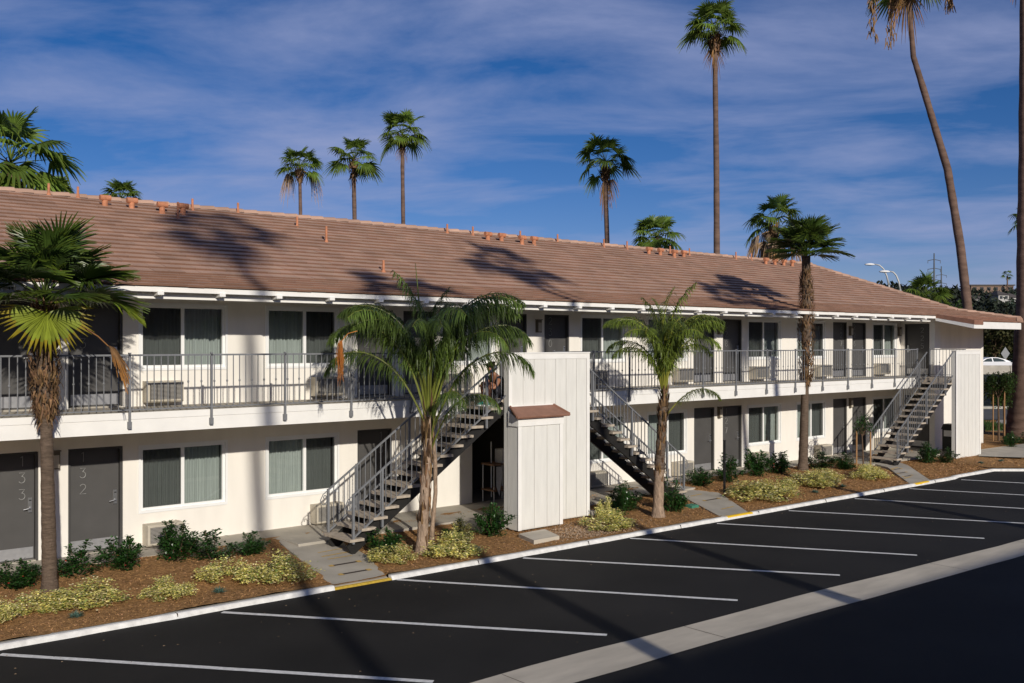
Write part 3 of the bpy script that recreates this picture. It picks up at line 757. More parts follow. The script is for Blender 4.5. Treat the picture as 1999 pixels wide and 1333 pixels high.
def mk(fn, name, m):
    b = MB(); fn(b); return b.mesh(name, m)
ME_bal = mk(lambda b: b.box(-.0075, .0075, -.0075, .0075, 0, 1.0), 'baluster', K['rail'])
def knuck(b):
    b.box(-.0075, .0075, -.0075, .0075, 0, 1.0)
    b.lathe([(.008, -.03), (.02, -.012), (.02, .012), (.008, .03)], (0, 0, .50), 8)
ME_knk = mk(knuck, 'baluster_with_knuckle', K['rail'])
def postm(b):
    b.box(-.02, .02, -.02, .02, 2.60, 3.92); b.box(-.024, .024, -.024, .024, 3.92, 3.935)
    b.box(-.032, .032, -.03, .048, 2.53, 2.66); b.lathe([(.012, 0), (.012, .014)], (0, -.03, 2.56), 8)
ME_post = mk(postm, 'rail_post', K['rail'])
YR = 18.545
def railing(x0, x1, posts):
    b = MB(); b.box(x0, x1, YR - .02, YR + .02, 3.872, 3.905); b.box(x0, x1, YR - .012, YR + .012, 2.868, 2.89)
    rl = add('balcony_railing', b.mesh('balcony_railing', K['rail']), motel)
    for x in posts: add('rail_post', ME_post, rl, (x, YR, 0))
    n = int((x1 - x0) / .1315)
    k = 0
    for i in range(n + 1):
        x = x0 + .06 + i * .1315
        if x > x1 - .02 or min(abs(x - p) for p in posts) < .035: continue
        k += 1
        add('baluster', ME_knk if k % 2 else ME_bal, rl, (x, YR, 2.88), (0, 0, 0), (1, 1, .995))
railing(-1.3, 14.52, [-1.27, .31, 1.88, 3.45, 5.03, 6.59, 8.17, 9.75, 11.32, 12.9, 14.49])
railing(17.25, 36.0, [17.28, 18.7, 20.1, 21.68, 23.26, 24.84, 26.41, 27.98, 29.57, 31.14, 32.72, 34.30, 35.95])
# short return rail on the far landing
b = MB(); b.box(38.05, 38.57, 18.72, 18.75, 3.86, 3.9); b.box(38.05, 38.57, 18.725, 18.745, 2.9, 2.92)
b.v = []; b.f = []; b.t = []
b.box(37.42, 37.46, 17.4, 18.8, 3.87, 3.90); b.box(37.43, 37.45, 17.4, 18.8, 2.9, 2.92)
rl = add('landing_railing', b.mesh('landing_railing', K['rail']), motel)
for i in range(10): add('baluster', ME_knk if i % 2 else ME_bal, rl, (37.44, 17.5 + .13 * i, 2.9), (0, 0, 0), (1, 1, .97))
add('rail_post', mk(lambda b: b.box(-.022, .022, -.022, .022, 2.83, 3.93), 'landing_post', K['rail']), rl, (37.44, 18.80, 0))

# roof profile
E0 = (18.5, 5.185); E1 = (20.1, 5.53); E2 = (26.03, 7.76)
ANG1 = math.atan2(E1[1] - E0[1], E1[0] - E0[0]); ANG2 = math.atan2(E2[1] - E1[1], E2[0] - E1[0])
HB = (42.4, E1[0]); HE = (44.8, E0[0]); HR = 40.18
def hipx(Y):
    if Y <= E1[0]: return HE[0] + (HB[0] - HE[0]) * (Y - E0[0]) / (E1[0] - E0[0])
    return HB[0] + (HR - HB[0]) * (Y - E1[0]) / (E2[0] - E1[0])
b = MB(); d = -.012
BX = 2 * E2[0]
def RP(x, y, z): return (x, y, z + d)
b.q(RP(-7, *E0), RP(HE[0], *E0), RP(HB[0], *E1), RP(-7, *E1)); b.q(RP(-7, *E1), RP(HB[0], *E1), RP(HR, *E2), RP(-7, *E2))
b.q(RP(-7, *E2), RP(HR, *E2), RP(HB[0], BX - E1[0], E1[1]), RP(-7, BX - E1[0], E1[1])); b.q(RP(-7, BX - E1[0], E1[1]), RP(HB[0], BX - E1[0], E1[1]), RP(HE[0], BX - E0[0], E0[1]), RP(-7, BX - E0[0], E0[1]))
b.q(RP(HR, *E2), RP(HB[0], *E1), RP(HB[0], BX - E1[0], E1[1])); b.q(RP(HB[0], *E1), RP(HE[0], *E0), RP(HE[0], BX - E0[0], E0[1]), RP(HB[0], BX - E1[0], E1[1]))
b.q(RP(-7, *E0), RP(-7, *E1), RP(-7, *E2), RP(-7, BX - E1[0], E1[1]), RP(-7, BX - E0[0], E0[1]))
# low extension over the end stair landing
XA0, XA1, YA, ZA = 37.32, 41.35, 17.05, 4.935
b.q((XA0, YA, ZA), (XA1, YA, ZA), (HE[0], E0[0], E0[1] - .014), (XA0, E0[0], E0[1] - .014))
roof = add('roof', b.mesh('roof', K['felt']), motel)
# soffit
b = MB()
b.q((-7, E0[0] + .02, 5.115), (-7, YW, 5.45), (37.25, YW, 5.45), (37.25, E0[0] + .02, 5.115))
b.q((XA0 + .03, YA + .03, ZA - .05), (XA0 + .03, 18.9, 5.12), (HE[0] - .1, 18.9, 5.12), (XA1, YA + .03, ZA - .05))
add('soffit', b.mesh('soffit', K['soffit']), motel)

# tiles
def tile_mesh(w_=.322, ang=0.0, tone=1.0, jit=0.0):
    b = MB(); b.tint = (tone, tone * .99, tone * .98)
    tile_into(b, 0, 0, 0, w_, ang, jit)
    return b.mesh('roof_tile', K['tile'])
def tile_into(b, x, y, z, w_, ang, jit=0.0, L=.40, th=.044, lift=.008):
    ca, sa = math.cos(ang), math.sin(ang)
    def P(u, s, n): return (x + u, y + s * ca - n * sa, z + s * sa + n * ca)
    h0 = lift + jit; h1 = -.036
    t0 = b.tint
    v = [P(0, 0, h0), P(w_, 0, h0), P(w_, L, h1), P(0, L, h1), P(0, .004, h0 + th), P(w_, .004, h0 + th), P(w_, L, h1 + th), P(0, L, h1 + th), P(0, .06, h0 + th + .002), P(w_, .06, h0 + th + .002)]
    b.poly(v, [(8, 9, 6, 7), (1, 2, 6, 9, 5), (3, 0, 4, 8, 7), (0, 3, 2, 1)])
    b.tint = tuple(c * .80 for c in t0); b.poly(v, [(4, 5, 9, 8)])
    b.tint = (t0[0] * .42, t0[1] * .36, t0[2] * .33); b.poly(v, [(0, 1, 5, 4)])  # front edge tinted dark: weathering plus painted-in shade of the row gap
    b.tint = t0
rows = []
len1 = math.hypot(E1[0] - E0[0], E1[1] - E0[1]); len2 = math.hypot(E2[0] - E1[0], E2[1] - E1[1])
n1_ = 5; n2_ = 19
for i in range(n1_):
    s = (i / n1_) * len1 - (.05 if i == 0 else 0); rows.append((E0[0] + s * math.cos(ANG1), E0[1] + s * math.sin(ANG1), ANG1))
for i in range(n2_):
    s = (i / n2_) * len2; rows.append((E1[0] + s * math.cos(ANG2), E1[1] + s * math.sin(ANG2), ANG2))
rt_ = random.Random(21)
TM = {}
for ai, an in enumerate((ANG1, ANG2)):
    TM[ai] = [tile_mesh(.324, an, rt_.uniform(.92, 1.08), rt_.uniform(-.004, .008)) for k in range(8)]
many = MB()
TW = .331
for ri, (y, z, an) in enumerate(rows):
    x = -6.9 + (.5 * TW if ri % 2 else 0) + rt_.uniform(-.02, .02) + 0.06 * (ri % 3)
    while x < hipx(y) - .05:
        wj = .324
        if 4.75 < x < 8.70 and len([c for c in roof.children]) < 300:
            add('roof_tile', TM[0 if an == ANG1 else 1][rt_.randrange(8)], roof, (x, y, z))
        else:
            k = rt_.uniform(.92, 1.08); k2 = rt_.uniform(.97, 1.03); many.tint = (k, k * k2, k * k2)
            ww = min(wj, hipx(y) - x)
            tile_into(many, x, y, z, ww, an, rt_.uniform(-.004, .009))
        x += TW
# tiles on the low extension
for i in range(5):
    t_ = i / 5; y = YA - .03 + (E0[0] - YA) * t_; z = ZA + (E0[1] - ZA) * t_; an = math.atan2(E0[1] - ZA, E0[0] - YA)
    x = XA0 + .05 - (.15 if i % 2 else 0); xe = XA1 + (HE[0] - XA1) * t_
    while x < xe - .1:
        k = rt_.uniform(.85, 1.14); many.tint = (k * 1.05, k * .95, k * .9); xx = max(x, XA0)
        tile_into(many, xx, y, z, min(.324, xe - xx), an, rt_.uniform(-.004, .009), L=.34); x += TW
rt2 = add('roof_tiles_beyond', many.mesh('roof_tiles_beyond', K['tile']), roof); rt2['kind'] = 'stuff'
# ridge and hip caps
def cap_into(b, a, c, w_=.13, hh=.075):
    a = Vector(a); c = Vector(c); d = (c - a).normalized(); l = d.cross(Vector((0, 0, 1))).normalized(); u = l.cross(d)
    p = []
    for q_, k in ((a, 1.12), (c, 0.92)):
        p += [q_ - l * w_ * k - u * .03, q_ - l * w_ * .5 * k + u * hh * k * .75, q_ + u * hh * k, q_ + l * w_ * .5 * k + u * hh * k * .75, q_ + l * w_ * k - u * .03]
    b.poly(p, [(0, 1, 6, 5), (1, 2, 7, 6), (2, 3, 8, 7), (3, 4, 9, 8), (0, 4, 3, 2, 1), (5, 6, 7, 8, 9)])
x = -7.0
while x < HR:
    b = MB(); k = rt_.uniform(.85, 1.12); b.tint = (k, k, k); cap_into(b, (x + .46, E2[0], E2[1] + .03 + rt_.uniform(0, .008)), (x, E2[0], E2[1] + .02))
    if x > 4: add('ridge_tile', b.mesh('ridge_tile', K['tile']), roof)
    x += .42
for (pa, pb) in [((HR, E2[0], E2[1]), (HB[0], E1[0], E1[1])), ((HB[0], E1[0], E1[1]), (HE[0], E0[0], E0[1])), ((HE[0], E0[0], E0[1]), (XA1, YA, ZA + .01))]:
    pa = Vector(pa); pb = Vector(pb); n = int((pa - pb).length / .38)
    for i in range(n):
        b = MB(); k = rt_.uniform(.85, 1.12); b.tint = (k, k, k); cap_into(b, pa.lerp(pb, (i + 1.08) / n) + Vector((0, 0, .04)), pa.lerp(pb, i / n) + Vector((0, 0, .03)))
        add('hip_tile', b.mesh('hip_tile', K['tile']), roof)
# vents
VENTS = [(7.24, 25.9, 'p'), (7.91, 25.85, 'p'), (8.37, 25.26, 't'), (9.02, 25.24, 't'), (9.73, 25.08, 't'), (10.31, 25.16, 't'), (10.81, 25.75, 'p'), (9.95, 24.6, 'q'), (12.13, 25.8, 'p'), (13.42, 24.83, 'p'), (13.53, 23.43, 'q'), (13.75, 21.0, 'p'), (19.26, 25.7, 'p'), (20.31, 25.7, 'p'), (20.52, 25.18, 't'), (21.12, 25.2, 't'), (22.42, 25.75, 'p'), (21.93, 25.1, 't'), (22.52, 25.16, 't'), (24.22, 25.8, 'p'), (26.52, 25.75, 'p'), (27.77, 25.75, 'p'), (28.38, 25.2, 't'), (29.02, 25.19, 't'), (30.13, 25.65, 'p'), (29.76, 25.13, 't'), (30.4, 25.19, 't'), (31.25, 25.6, 'p'), (35.9, 25.26, 't'), (36.51, 25.22, 't'), (37.22, 25.26, 't'), (37.94, 25.31, 't'), (34.48, 25.75, 'p'), (35.56, 25.75, 'p')]
for x, y, k in VENTS:
    z = E1[1] + (y - E1[0]) * math.tan(ANG2) - .02
    b = MB()
    if k in 'pq':
        h = .34 if k == 'p' else .48
        b.lathe([(.065, 0), (.045, .09), (.032, .12), (.030, h)], (x, y, z), 10); add('vent_pipe', b.mesh('vent_pipe', K['terracotta']), roof)
    else:
        b.lathe([(.10, 0), (.07, .07), (.07, .22)], (x, y, z), 12)
        b.tube([(x - .13, y - .02, z + .26), (x + .13, y - .02, z + .26)], .072, 12); add('vent_hood', b.mesh('vent_hood', K['terracotta']), roof)
# fascia, beam, rafters
b = MB(); b.box(-7, XA0, 18.49, 18.52, 5.075, 5.170); add('eave_fascia', b.mesh('eave_fascia', K['trim']), motel)
b = MB(); b.box(-7, 37.25, 18.68, 18.80, 4.955, 5.13); add('eave_beam', b.mesh('eave_beam', K['trim']), motel)
b = MB()
b.hexa([(-.06, 18.46, 5.02), (.06, 18.46, 5.02), (.06, 18.675, 5.0), (-.06, 18.675, 5.0), (-.06, 18.46, 5.085), (.06, 18.46, 5.085), (.06, 18.675, 5.12), (-.06, 18.675, 5.12)])
ME_raf = b.mesh('rafter_tail', K['trim'])
xr = 7.14 - 1.2225 * 10
while xr < 37.1:
    add('rafter_tail', ME_raf, motel, (xr, 0, 0)); xr += 1.2225
b = MB(); b.box(XA0 + .72, XA1, YA - .03, YA, ZA - .26, ZA - .005); b.box(XA0, XA0 + .72, YA - .028, YA, ZA - .26, ZA - .12)
b.hexa([(XA0 - .03, YA - .03, ZA - .26), (XA0, YA - .03, ZA - .26), (XA0, 18.5, 4.99), (XA0 - .03, 18.5, 4.99), (XA0 - .03, YA - .03, ZA - .10), (XA0, YA - .03, ZA - .10), (XA0, 18.5, 5.13), (XA0 - .03, 18.5, 5.13)])
b.hexa([(XA1, YA - .03, ZA - .26), (XA1 + .06, YA - .03, ZA - .26), (HE[0] + .02, E0[0], 4.95), (HE[0] - .04, E0[0], 4.95), (XA1, YA - .03, ZA - .005), (XA1 + .06, YA - .03, ZA - .005), (HE[0] + .02, E0[0], 5.15), (HE[0] - .04, E0[0], 5.15)])
b.box(HE[0] - .03, HE[0], E0[0] + .02, 33.5, 5.05, 5.16)
add('end_fascia', b.mesh('end_fascia', K['trim']), motel)
b = MB(); b.hexa([(XA0 - .035, YA - .04, ZA - .11), (XA0 + .02, YA - .04, ZA - .11), (XA0 + .02, 18.5, 5.10), (XA0 - .035, 18.5, 5.10), (XA0 - .035, YA - .04, ZA + .06), (XA0 + .02, YA - .04, ZA + .06), (XA0 + .02, 18.5, 5.25), (XA0 - .035, 18.5, 5.25)])
b.box(XA0 + .02, XA0 + .71, YA - .045, YA + .02, ZA - .115, ZA + .055)
add('rake_cap', b.mesh('rake_cap', K['rust']), motel)

# ------------------------------------------------------------------ stairs
def stairs(X0, sg, label, cat_group):
    """X0: lower tip of bottom tread; sg +1 rises to +X"""
    t = thing('exterior_staircase', label, 'staircase', (X0, 17.75, -0.03), cat_group)
    run, rise = .2815, .192
    YN, YF = 17.24, 18.28
    def xt(i): return X0 + sg * (run * i)
    b = MB(); b.box(-.17, .17, YN, YF, -.055, 0)
    me = b.mesh('tread', K['tread'])
    for i in range(14): add('tread', me, t, (xt(i), 0, .17 + rise * i))
    for yy in (YN + .16, YF - .16):
        b = MB(); a = (xt(-.6), yy, -.02); c = (xt(14.2), yy, .17 + rise * 14.2 - .22)
        b.bar((xt(-.3), yy, .17 - .3 * rise - .2), c, .06, .24); add('stringer', b.mesh('stringer', K['stringer']), t)
    for i in range(14):
        for yy in (YN + .16, YF - .16):
            b = MB()
            z = .17 + rise * i - .055
            b.prism([(xt(i) - sg * .13, z), (xt(i) + sg * .13, z), (xt(i) + sg * .02, z - .13)], yy - .02, yy + .02, 'y')
            add('tread_bracket', b.mesh('tread_bracket', K['stringer']), t)
    ME_b = mk(lambda b: b.box(-.0075, .0075, -.0075, .0075, 0, .83), 'baluster', K['rail'])
    for yy in (YN + .035, YF - .02):
        b = MB()
        def zr(i): return .17 + rise * i
        i0, i1 = -.25, 14.0
        lo = (xt(i0), yy, zr(i0) + .07); hi = (xt(i1), yy, zr(i1) + .07)
        b.bar(lo, hi, .03, .032)
        top0 = (xt(i0 + .0), yy, zr(i0) + .93); b.bar(top0, (xt(i1), yy, zr(i1) + .93), .036, .034)
        rl = add('handrail', b.mesh('handrail', K['rail']), t)
        # scroll at the foot
        b = MB(); P = []
        for k in range(16):
            a = R(150 + k * 26); r_ = .17 - .0095 * k
            P.append((xt(i0) - sg * (.09 - .0 + .0) + sg * math.cos(a) * r_ * .6 + sg * .0, yy, zr(i0) + .76 + math.sin(a) * r_))
        b.tube([top0] + [(xt(i0) - sg * .12, yy, zr(i0) + .85), (xt(i0) - sg * .185, yy, zr(i0) + .73)] + P[2:], .011, 6)
        add('rail_scroll', b.mesh('rail_scroll', K['rail']), rl)
        for k, i in enumerate((i0, 2.2, 7.0, 12.0)):
            b = MB(); zb = zr(i) - .05 if k == 0 else zr(i) - .26
            b.box(xt(i) - .022, xt(i) + .022, yy - .024, yy + .024, zb, zr(i) + .95); add('rail_post', b.mesh('rail_post', K['rail']), rl)
        n = int((i1 - i0) * run / .127)
        for k in range(1, n):
            i = i0 + (i1 - i0) * k / n
            if min(abs(i - p) for p in (i0, 2.2, 7.0, 12.0)) < .12: continue
            add('baluster', ME_b, rl, (xt(i), yy, zr(i) + .08))
    return t
stairs(10.66, 1, 'steel staircase with concrete treads left of the tall white screen wall, person at its top', 'outdoor staircases')
stairs(20.78, -1, 'steel staircase seen from below, right of the tall white screen wall with cabinet', 'outdoor staircases')
stairs(32.20, 1, 'far right steel staircase rising to the end of the balcony', 'outdoor staircases')
# landings
b = MB(); b.box(14.50, 17.25, 17.42, YB - .03, 2.66, 2.84); add('stair_landing', b.mesh('stair_landing', K['tread']), motel)
b = MB(); b.box(36.05, 37.98, 17.42, YB - .03, 2.66, 2.84); add('stair_landing', b.mesh('stair_landing', K['tread']), motel)
b = MB(); b.box(14.52, 14.60, 17.45, YB - .02, 2.40, 2.655); b.box(17.14, 17.22, 17.45, YB - .02, 2.40, 2.655); b.box(36.07, 36.15, 17.45, YB - .02, 2.4, 2.655); add('landing_beam', b.mesh('landing_beam', K['stringer']), motel)

# screen walls of white boards
def screen_wall(x0, x1, y0, z0, z1, label, nb):
    t = thing('screen_wall', label, 'screen wall', ((x0 + x1) / 2, y0, z0), 'white board screen walls')
    b = MB(); b.box(x0 + .012, x1 - .012, y0 + .03, y0 + .18, z0, z1 - .03); add('wall_core', b.mesh('wall_core', K['boards']), t)
    wd = (x1 - x0 - .20) / nb
    for i in range(nb):
        xa = x0 + .10 + wd * i
        b = MB(); b.box(xa + .006, xa + wd - .006, y0 + .012, y0 + .028, z0 + .02, z1 - .16); add('board', b.mesh('board', K['boards']), t)
    for xa, xb in ((x0, x0 + .10), (x1 - .10, x1)):
        b = MB(); b.box(xa, xb, y0, y0 + .011, z0, z1 - .031); add('corner_board', b.mesh('corner_board', K['trim']), t)
    b = MB(); b.box(x0 + .101, x1 - .101, y0 + .002, y0 + .026, z1 - .155, z1 - .032); add('top_rail', b.mesh('top_rail', K['trim']), t)
    b = MB(); b.box(x0 - .01, x1 + .01, y0 - .012, y0 + .20, z1 - .029, z1); add('cap_board', b.mesh('cap_board', K['trim']), t)
    return t
sw = screen_wall(14.63, 17.22, 17.20, -.08, 3.90, 'tall white board screen wall between the two near staircases', 7)
screen_wall(36.25, 38.25, 17.20, -.17, 3.86, 'white board screen wall at the far right staircase', 6)
t = thing('utility_cabinet', 'white board utility cabinet with red brown cap against the screen wall', 'cabinet', (15.3, 17.0, -.1))
xa, xb, ya, zb = 14.62, 16.00, 16.86, 2.40
b = MB(); b.box(xa + .012, xb - .012, ya + .03, 17.18, -.10, zb); add('cabinet_body', b.mesh('cabinet_body', K['boards']), t)
for i in range(3):
    wd = (xb - xa - .20) / 3; x = xa + .10 + wd * i
    b = MB(); b.box(x + .006, x + wd - .006, ya + .012, ya + .028, -.08, zb - .17); add('board', b.mesh('board', K['boards']), t)
for x0_, x1_ in ((xa, xa + .10), (xb - .10, xb)):
    b = MB(); b.box(x0_, x1_, ya, ya + .011, -.10, zb - .165); add('corner_board', b.mesh('corner_board', K['trim']), t)
b = MB(); b.box(xa - .012, xb + .012, ya - .014, ya + .028, zb - .16, zb + .02); b.hexa([(xa - .014, ya + .03, zb - .16), (xa + .01, ya + .03, zb - .16), (xa + .01, 17.19, zb - .16), (xa - .014, 17.19, zb - .16), (xa - .014, ya + .03, zb + .02), (xa + .01, ya + .03, zb + .02), (xa + .01, 17.19, zb + .17), (xa - .014, 17.19, zb + .17)])
add('trim_band', b.mesh('trim_band', K['trim']), t)
b = MB(); b.box(xa + .03, xb - .03, 17.165, 17.198, zb + .02, zb + .30); add('wall_flashing_board', b.mesh('wall_flashing_board', K['trim']), t)
b = MB(); b.hexa([(xa - .12, ya - .10, zb + .02), (xb + .12, ya - .10, zb + .02), (xb - .02, 17.16, zb + .20), (xa + .02, 17.16, zb + .20), (xa - .12, ya - .10, zb + .07), (xb + .12, ya - .10, zb + .07), (xb - .02, 17.16, zb + .27), (xa + .02, 17.16, zb + .27)])
b.tube([(xa - .12, ya - .10, zb + .055), (xb + .12, ya - .10, zb + .055)], .028, 8)
b.tube([(xa - .12, ya - .10, zb + .075), (xa + .02, 17.16, zb + .275)], .028, 8); b.tube([(xb + .12, ya - .10, zb + .075), (xb - .02, 17.16, zb + .275)], .028, 8)
add('cap_roof', b.mesh('cap_roof', K['rust']), t)
t = MB(); t.hexa([(14.42, 16.62, -.30), (14.25, 15.92, -.30), (15.0, 15.92, -.30), (15.25, 16.68, -.30), (14.42, 16.62, -.10), (14.25, 15.92, -.115), (15.0, 15.92, -.115), (15.25, 16.68, -.10)])
tag(add('step_slab', t.mesh('step_slab', K['gutter'])), 'pale concrete step slab lying in front of the white cabinet', 'slab')

# ------------------------------------------------------------------ vegetation generators
def gcurve(p0, elev, length, sag, n=8, ex=1.4):
    """curve in local XZ plane starting at angle elev, bending down by sag radians overall"""
    pts = [Vector(p0)]; a = elev; st = length / n
    for i in range(n):
        a2 = elev - sag * ((i + .5) / n) ** ex
        pts.append(pts[-1] + Vector((math.cos(a2), 0, math.sin(a2))) * st)
    return pts
def fan_mesh(name, m, elev, pet=.9, Rb=.85, nseg=26, sag=.35, spread=118, tipdroop=.25, seed=0, wid=.034, petm=True, tone=(1, 1, 1), tip=(1.3, 1.1, .7)):
    rr = random.Random(seed); b = MB()
    pc = gcurve((0, 0, 0), elev, pet, sag, 5)
    b.tint = (tone[0] * 1.25, tone[1] * 1.1, tone[2] * .9)
    b.tube(pc, [.022, .018, .015, .013, .011, .010], 4, False)
    P = pc[-1]; d = (pc[-1] - pc[-2]).normalized(); lat = Vector((0, 1, 0)); nrm = lat.cross(d)
    if nrm.z < 0: nrm = -nrm
    d0 = (d - nrm * .12).normalized()
    for s in range(nseg):
        a = R(-spread + 2 * spread * (s + .5) / nseg) + rr.uniform(-.02, .02)
        ln = Rb * (.80 + .20 * math.cos(a * .6)) * rr.uniform(.93, 1.05)
        dr = d0 * math.cos(a) + lat * math.sin(a); tg = -d0 * math.sin(a) + lat * math.cos(a)
        dirv = (dr + nrm * .18 * abs(math.sin(a))).normalized()
        td = tipdroop * rr.uniform(.6, 1.5)
        k = rr.uniform(.75, 1.2)
        rows_ = []
        for q_, (f, ww) in enumerate([(.03, .25), (.42, 1.0), (.72, .75), (1.0, .08)]):
            c_ = P + dirv * ln * f + Vector((0, 0, -1)) * ln * td * max(0, f - .35) ** 1.6 * 1.6
            w2 = wid * ww * (Rb / .85) * (1.0 if f > .3 else .5)
            rows_.append((c_ + tg * w2 + nrm * .012, c_ - nrm * .010 * ww, c_ - tg * w2 + nrm * .012))
        for q_ in range(3):
            A, B = rows_[q_], rows_[q_ + 1]
            if q_ == 2: b.tint = (tone[0] * k * tip[0], tone[1] * k * tip[1], tone[2] * k * tip[2])
            else: b.tint = (tone[0] * k, tone[1] * k, tone[2] * k)
            b.q(A[0], B[0], B[1], A[1]); b.q(A[1], B[1], B[2], A[2])
    return b.mesh(name, m)
def feather_mesh(name, m, elev, length=2.6, sag=1.5, nl=52, leaf=.42, seed=0, tone=(1, 1, 1), hang=.9, wid=.016, stalk=.22):
    rr = random.Random(seed); b = MB()
    pc = gcurve((0, 0, 0), elev, length, sag, 16, 2.5)
    b.tint = (tone[0] * 1.9, tone[1] * 1.4, tone[2] * 1.3)
    b.tube(pc, [.030 * (1 - i / 17) + .004 for i in range(17)], 5, False)
    def at(t):
        f = t * 16; i = min(15, int(f)); p = pc[i].lerp(pc[i + 1], f - i); return p, (pc[i + 1] - pc[i]).normalized()
    for i in range(nl):
        t = stalk + (1 - stalk) * (i + .5) / nl
        for sgn in (-1, 1):
            p, tg = at(min(.999, t + rr.uniform(-.008, .008)))
            ln = leaf * (math.sin(PI * min(1, .18 + .80 * (t - stalk) / (1 - stalk))) ** .6) * rr.uniform(.85, 1.12)
            up = Vector((0, 1, 0)).cross(tg); up = up if up.z > 0 else -up
            el = rr.uniform(-.35, .55)
            dr = (tg * rr.uniform(.45, .75) + Vector((0, sgn, 0)) * rr.uniform(.75, 1.0) + up * el).normalized()
            hg = hang * rr.uniform(.6, 1.3)
            k = rr.uniform(.6, 1.35); b.tint = (tone[0] * k, tone[1] * k, tone[2] * k)
            wv = dr.cross(Vector((0, 0, 1)));
            wv = (wv.normalized() if wv.length > .1 else tg) * wid
            prev = None
            for f, ww in ((0, .6), (.35, 1), (.7, .8), (1.0, .12)):
                c_ = p + dr * ln * f * (1 - .22 * hg * f) + Vector((0, 0, -1)) * ln * hg * f * f * .75
                cur = (c_ + wv * ww, c_ - wv * ww)
                if prev: b.q(prev[0], cur[0], cur[1], prev[1])
                prev = cur
    return b.mesh(name, m)
def trunk_mesh(name, m, pts, rads, n=12, ring=.0, seed=0, sub=6):
    rr = random.Random(seed); P = []; Rr_ = []
    for i in range(len(pts) - 1):
        a = Vector(pts[i]); c = Vector(pts[i + 1])
        for k in range(sub):
            f = k / sub; P.append(a.lerp(c, f)); Rr_.append((rads[i] + (rads[i + 1] - rads[i]) * f) * (1 + rr.uniform(-ring, ring)))
    P.append(Vector(pts[-1])); Rr_.append(rads[-1])
    b = MB(); b.tube(P, Rr_, n); return b.mesh(name, m, True)
def boots_mesh(name, m, path, rads, count, ln=.16, seed=0, up=True, flare=.5, wid=.02):
    rr = random.Random(seed); b = MB()
    for i in range(count):
        f = rr.random() * (len(path) - 1); k = int(f); f -= k
        c_ = Vector(path[k]).lerp(Vector(path[k + 1]), f); r_ = rads[k] + (rads[k + 1] - rads[k]) * f
        a = rr.uniform(0, 2 * PI); d = Vector((math.cos(a), math.sin(a), 0)); l = Vector((-d.y, d.x, 0))
        p = c_ + d * r_ * rr.uniform(.72, .95); L_ = ln * rr.uniform(.5, 1.3); fl = flare * rr.uniform(.2, 1.3)
        vz = 1 if (up and rr.random() < .75) else -1
        tipv = p + (Vector((0, 0, vz)) + d * fl).normalized() * L_ + l * rr.uniform(-.05, .05)
        w_ = wid * rr.uniform(.5, 1.4); k2 = rr.uniform(.35, 2.0); b.tint = (k2, k2 * rr.uniform(.9, 1.05), k2 * rr.uniform(.8, 1.05))
        midp = p.lerp(tipv, .5) + d * .015
        b.q(p - l * w_, p + l * w_, midp + l * w_ * .7, midp - l * w_ * .7); b.q(midp - l * w_ * .7, midp + l * w_ * .7, tipv + l * w_ * .15, tipv - l * w_ * .15)
    return b.mesh(name, m)
def leaf(b, p, d, up, L_, w_):
    d = d.normalized(); l = d.cross(up)
    if l.length < .05: l = d.cross(Vector((1, 0, 0)))
    l.normalize(); u = l.cross(d)
    a = p + d * L_ * .5
    b.q(p, a + l * w_ + u * w_ * .35, p + d * L_, a - u * 0 + d * 0)
    b.q(p, a, p + d * L_, a - l * w_ + u * w_ * .35)

# fan palm frond libraries by elevation
ELV = [78, 55, 35, 15, -8, -35, -62]
FAN = [[fan_mesh('frond', K['fan'], R(e), .80, .98, 44, .25, 118, .20, 10 * i + v, .026) for v in range(2)] for i, e in enumerate(ELV)]
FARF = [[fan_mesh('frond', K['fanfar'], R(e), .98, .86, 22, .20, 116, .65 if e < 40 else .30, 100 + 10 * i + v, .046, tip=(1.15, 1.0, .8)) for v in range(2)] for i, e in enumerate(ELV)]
FDEAD = [fan_mesh('dead_frond', K['dead'], R(e), .75, .75, 18, .3, 95, 1.2, 200 + i, .03) for i, e in enumerate((-55, -72, -80))]
FPALE = [fan_mesh('dead_frond', K['deadpale'], R(e), .95, .80, 14, .5, 60, 1.9, 220 + i, .035) for i, e in enumerate((-2, -25, -50))]

